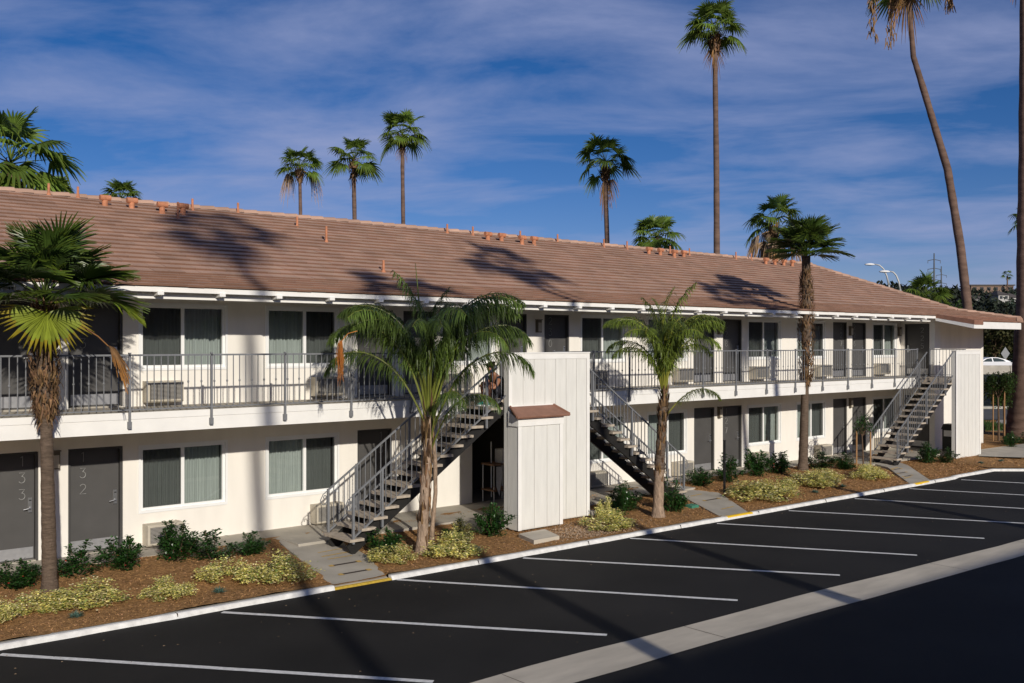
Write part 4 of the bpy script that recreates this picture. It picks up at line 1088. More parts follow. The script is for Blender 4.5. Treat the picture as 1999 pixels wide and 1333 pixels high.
def far_palm(base, crown, label, cr=1.8, nfr=34, dead=3, skirt=0, trad=(.20, .13), bend=None, seed=0, boot=True, group='tall fan palms behind the motel', low=-18, deadpale=False, trunkm='trunkfar', rad=None):
    rr = random.Random(seed)
    t = thing('fan_palm_tree', label, 'palm tree', base, group)
    base = Vector(base); crown = Vector(crown)
    path = bend or [base, base.lerp(crown, .33) + Vector((.12, .05, 0)), base.lerp(crown, .66) + Vector((.08, 0, 0)), crown]
    n = len(path); rads = [trad[0] + (trad[1] - trad[0]) * i / (n - 1) for i in range(n)]
    rads[0] *= 1.35
    rads = rad or rads
    add('trunk', trunk_mesh('trunk', K[trunkm], path, rads, 10, .05, seed, 10), t)
    if boot:
        top = [crown + Vector((0, 0, -1.0)), crown + Vector((0, 0, -.45)), crown]
        add('leaf_bases', boots_mesh('leaf_bases', K['boot'], top, [.20, .32, .26], 150, .35, seed, True, .7, .05), t)
    s = cr / 1.62; nfr = int(nfr * .68)
    for i in range(nfr):
        f = (i + .5) / nfr; e = 82 - (82 - low) * f ** .9 + rr.uniform(-10, 10)
        k = min(range(len(ELV)), key=lambda q_: abs(ELV[q_] - e))
        az = i * 2.399 + rr.uniform(-.3, .3); sc_ = s * rr.uniform(.85, 1.1)
        add('frond', FARF[k][rr.randrange(2)], t, crown + Vector((0, 0, .1 + .25 * (1 - f))), (rr.uniform(-.45, .45), rr.uniform(-.15, .2), az), (sc_, sc_, sc_))
    for i in range(dead + skirt):
        az = rr.uniform(0, 2 * PI); sc_ = s * rr.uniform(.8, 1.15)
        lib = FPALE if deadpale else FDEAD
        add('dead_frond', lib[rr.randrange(3)], t, crown + Vector((0, 0, -.05 - (rr.random() * .7 if skirt else 0))), (0, 0, az), (sc_, sc_, sc_))
    return t
far_palm((38.94, 71.36, -.3), (38.84, 71.44, 18.0), 'small crowned fan palm above the roof, leftmost of three together', 1.9, 30, 3, seed=1, deadpale=True)
far_palm((35.37, 57.46, -.3), (35.29, 57.53, 16.2), 'loose crowned fan palm above the roof, middle of three together', 1.75, 28, 1, seed=2)
far_palm((41.77, 61.22, -.3), (41.74, 61.25, 19.4), 'slim tall fan palm above the roof, right of three together', 1.9, 36, 1, seed=3)
far_palm((44.89, 43.1, -.3), (44.67, 43.28, 15.1), 'fan palm with hanging dead frond above the roof centre', 1.85, 30, 3, seed=4)
far_palm((57.9, 50.57, -.3), (57.87, 50.59, 12.0), 'short fan palm with pale dead skirt just above the ridge', 1.9, 44, 2, skirt=16, seed=5, deadpale=True)
far_palm((41.22, 31.96, -.3), (41.12, 32.04, 19.9), 'very tall straight fan palm right of centre', 1.6, 40, 2, seed=6, trad=(.20, .125))
far_palm((55.2, 38.05, -.3), (55.12, 38.11, 11.8), 'fan palm with pinkish dead fronds behind the roof at right', 1.9, 26, 3, skirt=18, seed=7, deadpale=True)
HP = [(47.2, 21.4, -.3), (47.03, 21.6, 3.4), (46.92, 21.7, 5.62), (46.65, 21.94, 8.72), (46.19, 22.33, 12.34), (45.36, 23.04, 15.97), (44.96, 23.38, 17.66), (44.72, 23.56, 21.5)]
leaning = far_palm(HP[0], HP[-1], 'tall leaning palm with curved trunk at upper right', 1.95, 38, 3, skirt=0, seed=8, bend=HP, trad=(.27, .10))
b = MB(); r3 = random.Random(88)
for (dx_, L_) in ((-1.6, 2.6), (-.75, 3.0), (2.0, 1.2)):
    c0 = Vector((44.72, 23.56, 21.2)) + RT * dx_
    for i in range(60):
        f = r3.random(); p = c0 + Vector((r3.gauss(0, .10), r3.gauss(0, .10), -f * L_)); q_ = p + Vector((r3.uniform(-.12, .12), r3.uniform(-.12, .12), -.35)); b.tint = (1, 1, 1)
        b.tube([p, q_], [.035, .012], 4)
    b.tube([Vector((44.72, 23.56, 21.4)), c0, c0 - Vector((0, 0, L_))], [.03, .03, .015], 4)
add('fruit_stalks', b.mesh('fruit_stalks', K['dead']), leaning)
IP = [(46.82, 19.15, -0.32), (46.84, 19.13, 0.42), (46.88, 19.1, 2.04), (46.91, 19.07, 5.74), (46.93, 19.06, 12.69), (46.93, 19.06, 21.95)]
far_palm(IP[0], IP[-1], 'massive dark palm trunk cut by the right edge of the photo', 2.0, 30, 2, seed=9, bend=IP, trad=(.5, .25), rad=[.90, .75, .58, .42, .33, .25])
far_palm((8.69, 35.41, -.3), (8.71, 35.39, 9.75), 'broad drooping fan palm behind the roof at far left', 2.0, 40, 3, seed=10, trad=(.30, .24), low=-48)
far_palm((32.03, 112.2, -.3), (32.03, 112.17, 19.9), 'distant palm crown peeking over the ridge beside the drooping palm', 2.1, 50, 2, seed=11)
far_palm((36.23, 104.5, -.3), (36.23, 104.47, 18.9), 'distant round palm crown peeking over the roof at left', 2.2, 54, 2, seed=12)
far_palm((95.5, 38.5, -.3), (95.5, 38.5, 15.2), 'palm crown tip showing beside the massive trunk at right edge', 1.8, 24, 2, seed=13)

# palms that stand behind the camera and cast the shadows on roof and lot
for (bx, by, cx_, cy_, cz, sd_, lb_) in [(2.2, -4.8, 1.3, -4.8, 18.4, 31, 'palm outside the picture whose shadow falls on the roof at left'), (8.0, 0.6, 7.2, 0.6, 12.2, 32, 'palm outside the picture whose shadow crosses the lot before the cabinet'), (13.0, 1.2, 12.0, 1.2, 14.7, 33, 'palm outside the picture whose shadow falls on the roof centre'), (22.9, 3.4, 21.6, 3.4, 11.9, 34, 'palm outside the picture whose shadow falls beside the shaggy palm')]:
    far_palm((bx, by, -.3), (cx_, cy_, cz), lb_, 1.8, 24, 1, seed=sd_, group='palms casting shadows', trad=(.20, .12))
ob = thing('opposite_building', 'opposite motel wing outside the picture that shades the drive aisle', 'building', (5, -12, 0))
b = MB(); b.box(-40, 70, -18, -6.2, -.4, 5.3); add('wall', b.mesh('wall', K['stucco']), ob)
b = MB(); b.prism([(-4.35, 5.1), (-4.35, 5.2), (-12, 8.0), (-20, 5.2), (-20, 5.1)], -41, 71, 'x'); add('roof', b.mesh('roof', K['tile']), ob)

# ---- fan palms in front of the building
def near_fan(base, pts, rads, crown, s, fr, label, bootpath, bootr, nboot, seed, tm='trunk'):
    rr = random.Random(seed); t = thing('fan_palm_tree', label, 'palm tree', base, 'young palms in the planting bed')
    add('trunk', trunk_mesh('trunk', K[tm], pts, rads, 14, .035, seed, 14), t)
    add('leaf_bases', boots_mesh('leaf_bases', K['boot'], bootpath, bootr, nboot, .15, seed, True, .45, .016), t)
    for i in range(fr):
        f = (i + .5) / fr; e = 82 - 78 * f + rr.uniform(-9, 9); k = min(range(len(ELV)), key=lambda q_: abs(ELV[q_] - e))
        az = i * 2.399 + rr.uniform(-.25, .25) + seed; sc_ = s * rr.uniform(.88, 1.1)
        add('frond', FAN[k][rr.randrange(2)], t, Vector(crown) + Vector((0, 0, .22 * (1 - f))), (rr.uniform(-.2, .2), 0, az), (sc_, sc_, sc_))
    return t
p1 = near_fan((5.05, 18.02, -.12), [(5.05, 18.02, -.15), (5.05, 18.02, .1), (5.03, 18.02, 1.2), (5.0, 18.02, 2.6), (4.98, 18.02, 3.2), (4.97, 18.02, 4.6)], [.16, .125, .115, .10, .12, .15], (4.97, 18.02, 4.75), .88, 24,
              'fan palm with shaggy brown upper trunk in front of the leftmost doors', [(4.99, 18.02, 2.75), (4.98, 18.02, 3.1), (4.97, 18.02, 3.6), (4.97, 18.02, 4.3), (4.97, 18.02, 4.75)], [.12, .22, .27, .27, .2], 1300, 41)
VIEW = math.atan2(-18, -5)
me = fan_mesh('yellowing_frond', K['fanyel'], R(-5), .35, .80, 32, .8, 105, .15, 77, .036, tip=(1.2, .8, .6))
add('yellowing_frond', me, p1, (4.97, 17.95, 4.75), (0, 0, VIEW + .05))
me = fan_mesh('yellowing_frond', K['fanyel'], R(18), 1.0, .70, 26, .6, 60, .3, 78, .03, tone=(.6, .75, .8))
add('yellowing_frond', me, p1, (4.97, 18.0, 4.75), (0, 0, R(-28)))
me = fan_mesh('dead_frond', K['dead'], R(-8), 1.15, .50, 30, .75, 70, .7, 79, .022, tone=(1.2, 1.1, 1))
add('dead_frond', me, p1, (4.97, 17.98, 4.55), (0, 0, R(-30)))
near_fan((28.63, 18.7, -.08), [(28.63, 18.7, -.12), (28.65, 18.7, .2), (28.68, 18.68, 1.4), (28.72, 18.66, 2.9), (28.74, 18.64, 5.0), (28.70, 18.62, 7.0)], [.20, .155, .14, .11, .15, .14], (28.68, 18.6, 6.95), .84, 28,
         'fan palm with tall shaggy trunk in front of the right part of the balcony', [(28.72, 18.66, 2.75), (28.73, 18.65, 3.1), (28.74, 18.64, 4.2), (28.73, 18.63, 5.6), (28.70, 18.62, 6.5)], [.13, .25, .29, .27, .17], 1700, 42, 'trunk')

# ---- feather palms
QE = [(88, .9), (84, 2.2), (78, 2.5), (68, 2.5), (52, 2.1), (25, 1.8)]
QF = [[feather_mesh('frond', K['queen'], R(e), 3.6, sg_, 120, .56, 300 + 10 * i + v, hang=1.05, wid=.0092, stalk=.34) for v in range(3)] for i, (e, sg_) in enumerate(QE)]
QL = [[feather_mesh('frond', K['queenbright'], R(e), 3.1, sg_, 120, .50, 400 + 10 * i + v, hang=.85, wid=.0105, stalk=.28) for v in range(3)] for i, (e, sg_) in enumerate(QE)]
t = thing('feather_palm_tree', 'large feather palm with arching fronds in front of the near staircase', 'palm tree', (11.9, 16.7, -.16), 'young palms in the planting bed')
add('trunk', trunk_mesh('trunk', K['trunkpale'], [(11.84, 16.66, -.2), (11.85, 16.66, .1), (11.90, 16.66, .9), (11.98, 16.68, 1.6), (12.02, 16.70, 2.3), (12.04, 16.7, 2.8)], [.165, .115, .105, .095, .085, .05], 12, .05, 51, 10), t)
add('trunk', trunk_mesh('trunk', K['trunkpale'], [(12.22, 16.86, -.2), (12.24, 16.86, .2), (12.30, 16.82, 1.0), (12.26, 16.78, 1.7), (12.14, 16.74, 2.4)], [.07, .05, .045, .042, .04], 10, .05, 52, 8), t)
add('leaf_bases', boots_mesh('leaf_bases', K['boot'], [(11.86, 16.66, .2), (11.95, 16.67, 1.2), (12.02, 16.70, 2.2), (12.04, 16.7, 2.8)], [.115, .11, .12, .10], 110, .35, 53, True, .18, .03), t)
rr = random.Random(54)
SR = Vector((math.sin(PHI), -math.cos(PHI), 0))           # towards the right of the view
def azv(deg): return math.atan2(SR.y, SR.x) + R(deg)
for (e, az, s, z) in [(84, 8, 1.10, 2.5), (84, -12, 1.02, 2.4), (78, 15, .98, 2.4), (84, 176, 1.02, 2.5), (84, 160, .92, 2.4), (78, 165, .98, 2.4), (78, 196, .95, 2.5), (68, 180, .88, 2.3), (68, 2, .92, 2.2), (84, 95, 1.0, 2.6), (84, 280, .9, 2.4), (84, 300, .95, 2.5), (78, 330, .9, 2.4), (84, 225, .95, 2.5), (68, 310, .62, 2.0), (78, 120, .95, 2.4), (88, 45, .85, 2.5), (68, 350, .62, 1.9), (84, 255, .9, 2.4), (84, 20, 1.0, 2.5), (84, 185, .98, 2.5), (84, 350, 1.05, 2.5), (84, 205, .9, 2.4), (78, 30, .95, 2.4), (88, 200, .9, 2.6), (84, 65, 1.0, 2.5)]:
    k = [q_[0] for q_ in QE].index(e)
    add('frond', QF[k][rr.randrange(3)], t, (12.05 + rr.uniform(-.05, .05), 16.70, z), (rr.uniform(-.2, .2), 0, azv(az) + rr.uniform(-.1, .1)), (s, s, s))
b = MB(); b.tint = (1.2, 1.2, 1.0); b.tube([(12.03, 16.7, 2.6), (11.93, 16.72, 3.8), (11.82, 16.74, 5.0), (11.74, 16.75, 5.75)], [.02, .018, .016, .006], 5); add('spear_leaf', b.mesh('spear_leaf', K['queenbright']), t)
b = MB(); rr = random.Random(55)
for i in range(46):
    p = Vector((9.98 + rr.uniform(-.03, .03), 16.75 + rr.uniform(-.03, .03), 4.12 + rr.uniform(-.05, .05))); L_ = rr.uniform(.4, .82)
    b.tube([p, p + Vector((rr.uniform(-.05, .05), rr.uniform(-.05, .05), -L_ * .5)), p + Vector((rr.uniform(-.07, .07), rr.uniform(-.07, .07), -L_))], [.006, .006, .003], 3)
b.tube([(10.35, 16.74, 4.35), (10.15, 16.75, 4.30), (9.98, 16.75, 4.12)], [.008, .008, .008], 5)
add('dry_flower_stalk', b.mesh('dry_flower_stalk', K['orange']), t)
t = thing('feather_palm_tree', 'bright green feather palm right of the screen wall by the second staircase', 'palm tree', (18.77, 16.36, -.17), 'young palms in the planting bed')
add('trunk', trunk_mesh('trunk', K['trunkpale'], [(18.77, 16.36, -.22), (18.77, 16.36, .1), (18.84, 16.38, 1.0)], [.19, .135, .12], 12, .05, 61, 10), t)
add('trunk', trunk_mesh('trunk', K['trunk'], [(18.84, 16.38, .99), (18.90, 16.39, 1.6), (18.98, 16.4, 2.2), (19.06, 16.42, 2.8)], [.125, .12, .115, .08], 12, .06, 62, 10), t)
add('leaf_bases', boots_mesh('leaf_bases', K['boot'], [(18.82, 16.37, .6), (18.9, 16.39, 1.6), (19.0, 16.4, 2.4), (19.06, 16.42, 2.9)], [.12, .125, .13, .10], 160, .25, 63, True, .25, .03), t)
rr = random.Random(64)
for (e, az, s, z) in [(88, 0, .95, 2.9), (88, 150, .85, 2.9), (84, 10, .98, 2.8), (84, 190, .92, 2.8), (84, 205, .85, 2.7), (78, 170, .80, 2.7), (84, 60, .95, 2.8), (78, 195, .76, 2.6), (78, 10, .85, 2.7), (84, 350, .9, 2.7), (52, 5, .60, 2.2), (84, 280, .88, 2.8), (84, 310, .85, 2.7), (84, 130, .95, 2.8), (84, 250, .85, 2.7), (84, 335, .9, 2.8), (78, 25, .8, 2.6), (84, 30, .9, 2.8), (88, 220, .85, 2.8), (84, 165, .92, 2.8), (84, 0, .95, 2.8), (88, 300, .9, 2.9), (84, 95, .95, 2.8)]:
    k = [q_[0] for q_ in QE].index(e)
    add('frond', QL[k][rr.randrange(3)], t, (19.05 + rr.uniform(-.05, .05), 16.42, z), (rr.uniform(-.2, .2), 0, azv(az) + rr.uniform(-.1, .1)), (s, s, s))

# ---- shrubs
def shrub_mesh(seed, lanky=False):
    rr = random.Random(seed); b = MB()
    stems = MB()
    nst = 20 if not lanky else 12
    for s in range(nst):
        a = rr.uniform(0, 2 * PI); sp = rr.uniform(.05, .48); h = rr.uniform(.35, 1.0) * (1.0 if sp < .3 else .75)
        p0 = Vector((.06 * math.cos(a), .06 * math.sin(a), 0)); p1_ = Vector((sp * math.cos(a), sp * math.sin(a), h))
        mid = p0.lerp(p1_, .5) + Vector((rr.uniform(-.06, .06), rr.uniform(-.06, .06), -.04 + rr.uniform(0, .08)))
        stems.tube([p0, mid, p1_], [.010, .007, .003], 4)
        nl = int(70 + 50 * h)
        for i in range(nl):
            f = rr.random() ** .6; q_ = p0.lerp(mid, f * 2) if f < .5 else mid.lerp(p1_, f * 2 - 1)
            spread_ = .075 * (1.15 - f) + .018
            q_ = q_ + Vector((rr.gauss(0, spread_), rr.gauss(0, spread_), rr.gauss(0, spread_ * .6)))
            if q_.z < .01: q_.z = rr.uniform(.01, .1)
            d = Vector((rr.uniform(-1, 1), rr.uniform(-1, 1), rr.uniform(-.3, 1)))
            k = rr.uniform(.5, 1.6); b.tint = (k * rr.uniform(.8, 1.15), k, k * rr.uniform(.7, 1.2))
            leaf(b, q_, d, Vector((0, 0, 1)), rr.uniform(.055, .10), rr.uniform(.018, .030))
    fl = MB()
    for i in range(9):
        a = rr.uniform(0, 2 * PI); r_ = rr.uniform(.15, .42); z = rr.uniform(.1, .5)
        for k in range(3):
            leaf(fl, Vector((r_ * math.cos(a), r_ * math.sin(a), z)), Vector((rr.uniform(-1, 1), rr.uniform(-1, 1), rr.uniform(-.2, 1))), Vector((0, 0, 1)), .035, .014)
    return b.mesh('foliage', K['leafdark']), stems.mesh('stems', K['bark']), fl.mesh('flowers', K['red'])
SH = [shrub_mesh(s, s % 3 == 0) for s in range(500, 506)]
DARK = [(4.68, 18.52, .9, .60), (5.67, 18.62, .95, .80), (6.53, 18.67, .9, .80), (7.52, 18.77, .95, .90), (8.18, 18.50, 1.09, .70), (8.92, 18.43, .85, .50), (11.16, 17.0, .85, .66), (13.09, 17.0, .72, .66), (14.05, 17.05, .92, .95), (18.0, 17.0, .75, .85), (18.70, 17.25, .98, .95), (19.65, 16.65, .80, .95), (23.22, 18.66, 1.0, .66), (24.55, 18.60, 1.15, 1.1), (26.16, 18.75, 1.0, 1.1), (27.35, 18.72, 1.0, .85), (29.3, 18.48, 1.18, .85), (30.2, 18.06, .85, .66), (34.25, 17.3, .82, .95), (34.95, 16.9, .80, .72)]
DL = ['dark green shrub with red flowers at the left edge, left of the fan palm', 'dark green shrub growing before the door numbered 132', 'dark green shrub below the left side of the first ground floor window', 'upright dark shrub before the first ground floor air conditioner', 'wide dark shrub below the right half of the first ground floor window', 'low dark shrub at the left corner of the near ramp', 'dark shrub at the foot of the near staircase', 'small dark shrub between the large feather palm and the breezeway', 'dark shrub beside the left edge of the white cabinet', 'dark shrub at the right edge of the near screen wall', 'dark shrub under the second staircase', 'dense dark shrub right beside the bright green feather palm trunk', 'low dark shrub with reddish leaves right of the second staircase foot', 'lanky shrub behind the thin black post', 'tall dark shrub before the ground floor window right of the black post', 'dark shrub just left of the tall shaggy fan palm', 'dark shrub with pink flowers just right of the tall shaggy fan palm', 'small dark shrub behind the staked young tree', 'shrub under the far right staircase', 'round dark shrub beside the far screen wall']
rr = random.Random(71)
for i, (x, y, w_, h) in enumerate(DARK):
    t = thing('dark_shrub', DL[i], 'shrub', (x, y, bz(x, y) - .02), 'dark shrubs in the bed'); f, s, fl = SH[i % 6]
    az = rr.uniform(0, 6); sc_ = (w_ * 1.12, w_ * 1.12, h * .86)
    add('foliage', f, t, (x, y, bz(x, y) - .02), (0, 0, az), sc_); add('stems', s, t, (x, y, bz(x, y) - .02), (0, 0, az), sc_)
    if i in (0, 1, 2, 3, 12, 15, 16, 7): add('flowers', fl, t, (x, y, bz(x, y) - .02), (0, 0, az), sc_)['kind'] = 'stuff'
def cover_mesh(seed):
    rr = random.Random(seed); b = MB()
    cl = []
    for i in range(26):
        a = rr.uniform(0, 2 * PI); r_ = .5 * math.sqrt(rr.random()); cl.append((r_ * math.cos(a), r_ * math.sin(a), rr.uniform(.25, 1.0) * (1.15 - 1.5 * r_ ** 1.3)))
    for (cx_, cy_, h) in cl:
        h = max(h, .12)
        for i in range(110):
            p = Vector((cx_ + rr.gauss(0, .062), cy_ + rr.gauss(0, .062), h * rr.uniform(.3, 1.0)))
            d = Vector((rr.uniform(-1, 1), rr.uniform(-1, 1), rr.uniform(-.1, 1.0)))
            k = rr.uniform(.55, 1.35); g = rr.random()
            if g < .24: b.tint = (k * .30, k * .46, k * .36)
            elif g < .8: b.tint = (k, k * 1.0, k * .9)
            else: b.tint = (k * 1.25, k * 1.2, k * 2.0)
            leaf(b, p, d, Vector((0, 0, 1)), rr.uniform(.032, .058), rr.uniform(.014, .024))
    return b.mesh('foliage', K['leafyel'])
YM = [cover_mesh(s) for s in range(600, 604)]
YEL = [(3.95, 16.75, .75, .30), (4.63, 17.05, 1.0, .26), (5.34, 16.9, 1.2, .32), (6.53, 16.6, .85, .26), (7.73, 16.85, 1.05, .36), (8.62, 16.45, 1.2, .42), (10.98, 16.44, .95, .26), (12.25, 16.2, 1.2, .34), (12.95, 16.75, .55, .52), (16.75, 16.2, 1.3, .36), (17.3, 16.75, .5, .45), (23.2, 16.6, 2.0, .36), (24.5, 16.9, 1.2, .34), (26.3, 16.9, 1.7, .36), (27.5, 17.2, 1.2, .3), (29.1, 16.6, 1.2, .34), (29.9, 17.0, .9, .32)]
YL = ['yellow variegated ground cover at the left edge of the photo', 'yellow variegated ground cover just below the left fan palm trunk', 'wide yellow variegated ground cover right of the left fan palm', 'small isolated yellow clump on bare mulch at left', 'yellow clump below the wide dark shrub, left of the ramp plants', 'yellow mound bordering the left side of the near ramp', 'low yellow clump at the right side of the near ramp', 'yellow mound at the base of the large feather palm', 'tall straggly yellow shrub right of the large feather palm', 'yellow mound right of the near screen wall', 'straggly yellowish shrub above the mound by the screen wall', 'large yellow mat right of the thin black post', 'yellow mat between the black post mat and the shaggy palm', 'yellow mat below the tall shaggy fan palm', 'yellow mat between the shaggy palm and the staked tree', 'yellow clump in front of the staked young tree', 'yellow clump bordering the far ramp']
for i, (x, y, w_, h) in enumerate(YEL):
    o = add('variegated_shrub', YM[i % 4], None, (x, y, bz(x, y) - .02), (0, 0, rr.uniform(0, 6)), (w_ * .95, w_ * .95, h * 1.45))
    tag(o, YL[i], 'shrub', 'yellow variegated plants in the bed')
b = MB(); r2 = random.Random(81)
for i in range(140):
    d = Vector((r2.uniform(-1, 1), r2.uniform(-1, 1), r2.uniform(.1, 1))); k = r2.uniform(.6, 1.4); b.tint = (k, k, k); leaf(b, Vector((r2.gauss(0, .03), r2.gauss(0, .03), .01)), d, Vector((0, 0, 1)), r2.uniform(.06, .14), .006)
ME_fes = b.mesh('blue_fescue', K['leafblue'])
for (x, y, lb_) in [(4.95, 16.25, 'small blue green tuft below the leftmost ground cover'), (7.35, 16.35, 'small blue green tuft left of the near ramp mound'), (25.3, 16.1, 'small blue green tuft near the curb below the yellow mats'), (26.9, 16.2, 'blue green tuft near the curb below the shaggy palm'), (37.0, 15.9, 'green tuft near the curb end right of the far screen wall'), (35.8, 16.1, 'grey green tuft before the far screen wall')]:
    tag(add('grass_tuft', ME_fes, None, (x, y, bz(x, y) if x < 35 else -.18), (0, 0, x), (1.1, 1.1, 1.0)), lb_, 'plant', 'blue green tufts')
tag(make('valve_box_lid', K['green_lid'], None, lambda b: b.hexa([(20.30, 16.55, -.3), (20.62, 16.55, -.3), (20.62, 16.80, -.3), (20.30, 16.80, -.3), (20.32, 16.57, -.10), (20.60, 16.57, -.10), (20.60, 16.78, -.09), (20.32, 16.78, -.09)])), 'green plastic valve box lid in the mulch beside the second ramp', 'valve box')
tag(make('black_post', K['black'], None, lambda b: (b.box(22.815, 22.865, 17.43, 17.48, -.3, 1.36), b.box(22.808, 22.872, 17.423, 17.487, 1.36, 1.38))), 'thin black metal post standing in the mulch right of the second ramp', 'post')

# staked young tree
def leafcloud(b, c_, rad, n, size, rr, lo=.35):
    for i in range(n):
        d = Vector((rr.gauss(0, 1), rr.gauss(0, 1), rr.gauss(0, 1))).normalized(); r_ = rr.uniform(lo, 1) ** .6
        p = Vector(c_) + Vector((d.x * rad[0] * r_, d.y * rad[1] * r_, d.z * rad[2] * r_))
        k = rr.uniform(.5, 1.5); b.tint = (k * rr.uniform(.85, 1.2), k, k * rr.uniform(.7, 1.1))
        leaf(b, p, Vector((rr.uniform(-1, 1), rr.uniform(-1, 1), rr.uniform(-.6, .8))), Vector((0, 0, 1)), size * rr.uniform(.7, 1.3), size * .3)
def small_tree(base, h, cr, label, leafm, n, seed, lsize=.1, group=None, stakes=True, name='young_tree', clumps=9):
    rr = random.Random(seed); t = thing(name, label, 'tree', base, group); x, y, z = base
    b = MB(); tp = [(x, y, z - .1), (x + rr.uniform(-.05, .05), y, z + h * .35), (x + rr.uniform(-.06, .06), y + .03, z + h * .62), (x, y, z + h * .85)]
    b.tube(tp, [.035 * h / 2, .028 * h / 2, .02 * h / 2, .008 * h / 2], 7)
    cl = []
    for i in range(clumps):
        a = i * 2.4 + rr.uniform(-.4, .4); r_ = cr * rr.uniform(.35, .8); zc_ = z + h * rr.uniform(.58, .95); c_ = (x + r_ * math.cos(a), y + r_ * math.sin(a), zc_); cl.append(c_)
        b.tube([tp[2], ((tp[2][0] + c_[0]) / 2, (tp[2][1] + c_[1]) / 2, (tp[2][2] + zc_) / 2 + .02 * h), c_], [.014 * h / 2, .01 * h / 2, .004 * h / 2], 5)
    add('trunk', b.mesh('trunk', K['bark']), t)
    b = MB()
    for c_ in cl: leafcloud(b, c_, (cr * .45, cr * .45, h * .13), n // clumps, lsize, rr)
    add('crown', b.mesh('crown', K[leafm]), t)
    if stakes:
        for dx_, dy_ in ((-.13, .18), (.1, -.2)):
            b = MB(); b.tube([(x + dx_, y + dy_, z - .2), (x + dx_, y + dy_, z + h * .72)], .028, 8); add('stake', b.mesh('stake', K['stake']), t)
    return t
small_tree((30.97, 17.87, -.11), 1.75, .34, 'staked young tree in front of the far staircase', 'leafdark', 420, 91, .085)
small_tree((43.68, 18.88, -.12), 3.0, .62, 'bushy young staked tree right of the far end wall', 'leafmid', 1600, 92, .12, 'young trees at the end of the building')
small_tree((44.7, 19.1, -.12), 2.8, .60, 'bushy young tree closest to the massive palm trunk', 'leafmid', 1400, 93, .12, 'young trees at the end of the building', stakes=False)
GR = [(41.9, 17.6, .7, .7, 'low green bush at the right end of the building wall'), (42.6, 18.0, .8, .5, 'low bush before the bushy young trees'), (43.6, 17.9, .9, .55, 'spreading bush below the young trees at right'), (44.8, 17.6, .9, .6, 'bush at the foot of the massive palm trunk'), (38.9, 15.0, .9, .45, 'dry dark bush at the right edge in front of the path')]
for i, (x, y, w_, h, lb_) in enumerate(GR):
    t = thing('green_bush', lb_, 'shrub', (x, y, -.14), 'bushes at the end of the building'); f, s, fl = SH[(i + 2) % 6]
    add('foliage', f, t, (x, y, -.14), (0, 0, i), (w_, w_, h)); add('stems', s, t, (x, y, -.14), (0, 0, i), (w_, w_, h))
# trash bin
t = thing('litter_bin', 'black litter bin with white labels beside the far screen wall', 'bin', (37.75, 18.1, -.03))
b = MB(); b.box(37.50, 37.98, 17.88, 18.34, -.03, .82); add('bin_body', b.mesh('bin_body', K['black']), t)
b = MB(); b.hexa([(37.47, 17.85, .82), (38.0, 17.85, .82), (38.0, 18.37, .82), (37.47, 18.37, .82), (37.52, 17.9, 1.02), (37.96, 17.9, 1.02), (37.96, 18.32, 1.02), (37.52, 18.32, 1.02)]); add('bin_hood', b.mesh('bin_hood', K['black']), t)
b = MB(); b.box(37.494, 37.499, 17.95, 18.27, .55, .78); add('paper_label', b.mesh('paper_label', K['paper']), t)
b = MB(); b.box(37.58, 37.74, 17.873, 17.879, .55, .78); add('paper_label', b.mesh('paper_label', K['paper']), t)
# cart in the breezeway
t = thing('service_cart', 'service cart with hanging white cloth in the dark breezeway', 'cart', (16.6, 20.0, -.03))
b = MB()
for x in (16.3, 16.95):
    for y in (19.75, 20.2): b.tube([(x, y, 0), (x, y, 1.0)], .015, 6)
add('cart_frame', b.mesh('cart_frame', K['steel']), t)
for z_ in (.3, .96):
    b = MB(); b.box(16.26, 17.0, 19.7, 20.24, z_, z_ + .04); add('cart_shelf', b.mesh('cart_shelf', K['woodbrown']), t)
b = MB(); b.poly([(16.32, 19.68, .94), (16.52, 19.67, .94), (16.47, 19.66, .55), (16.40, 19.65, .18), (16.30, 19.66, .45)], [(0, 1, 2, 3, 4)]); add('hanging_cloth', b.mesh('hanging_cloth', K['clothwhite']), t)
b = MB(); b.box(16.62, 16.95, 19.8, 20.1, 1.0, 1.35); add('folded_linen', b.mesh('folded_linen', K['clothwhite']), t)
b = MB(); b.tube([(16.5, 20.1, .1), (16.45, 20.05, 1.55)], .014, 6); add('broom_handle', b.mesh('broom_handle', K['white']), t)

# ------------------------------------------------------------------ person on the stairs
def skin_body(name, chain, edges, m, parent, sub=2):
    me = bpy.data.meshes.new(name)
    me.from_pydata([c_[0] for c_ in chain], edges, [])
    me.materials.append(m)
    o = add(name, me, parent)
    md = o.modifiers.new('skin', 'SKIN'); md.use_smooth_shade = True
    sv = me.skin_vertices[0].data
    for i, c_ in enumerate(chain):
        r_ = c_[1]; sv[i].radius = r_ if isinstance(r_, tuple) else (r_, r_)
        sv[i].use_root = (i == 0)
    s = o.modifiers.new('sub', 'SUBSURF'); s.levels = sub; s.render_levels = sub
    return o
px, py, pz = 14.86, 17.82, 2.84
t = thing('person', 'person in dark clothes and teal shoes crouched at the top of the near stairs', 'person', (px, py, pz))
V = []; Ed = []
def vx(x, y, z, r_): V.append(((px + x, py + y, pz + z), r_)); return len(V) - 1
def chainv(lst, start=None):
    last = start
    for a in lst:
        i = vx(*a)
        if last is not None: Ed.append((last, i))
        last = i
    return last
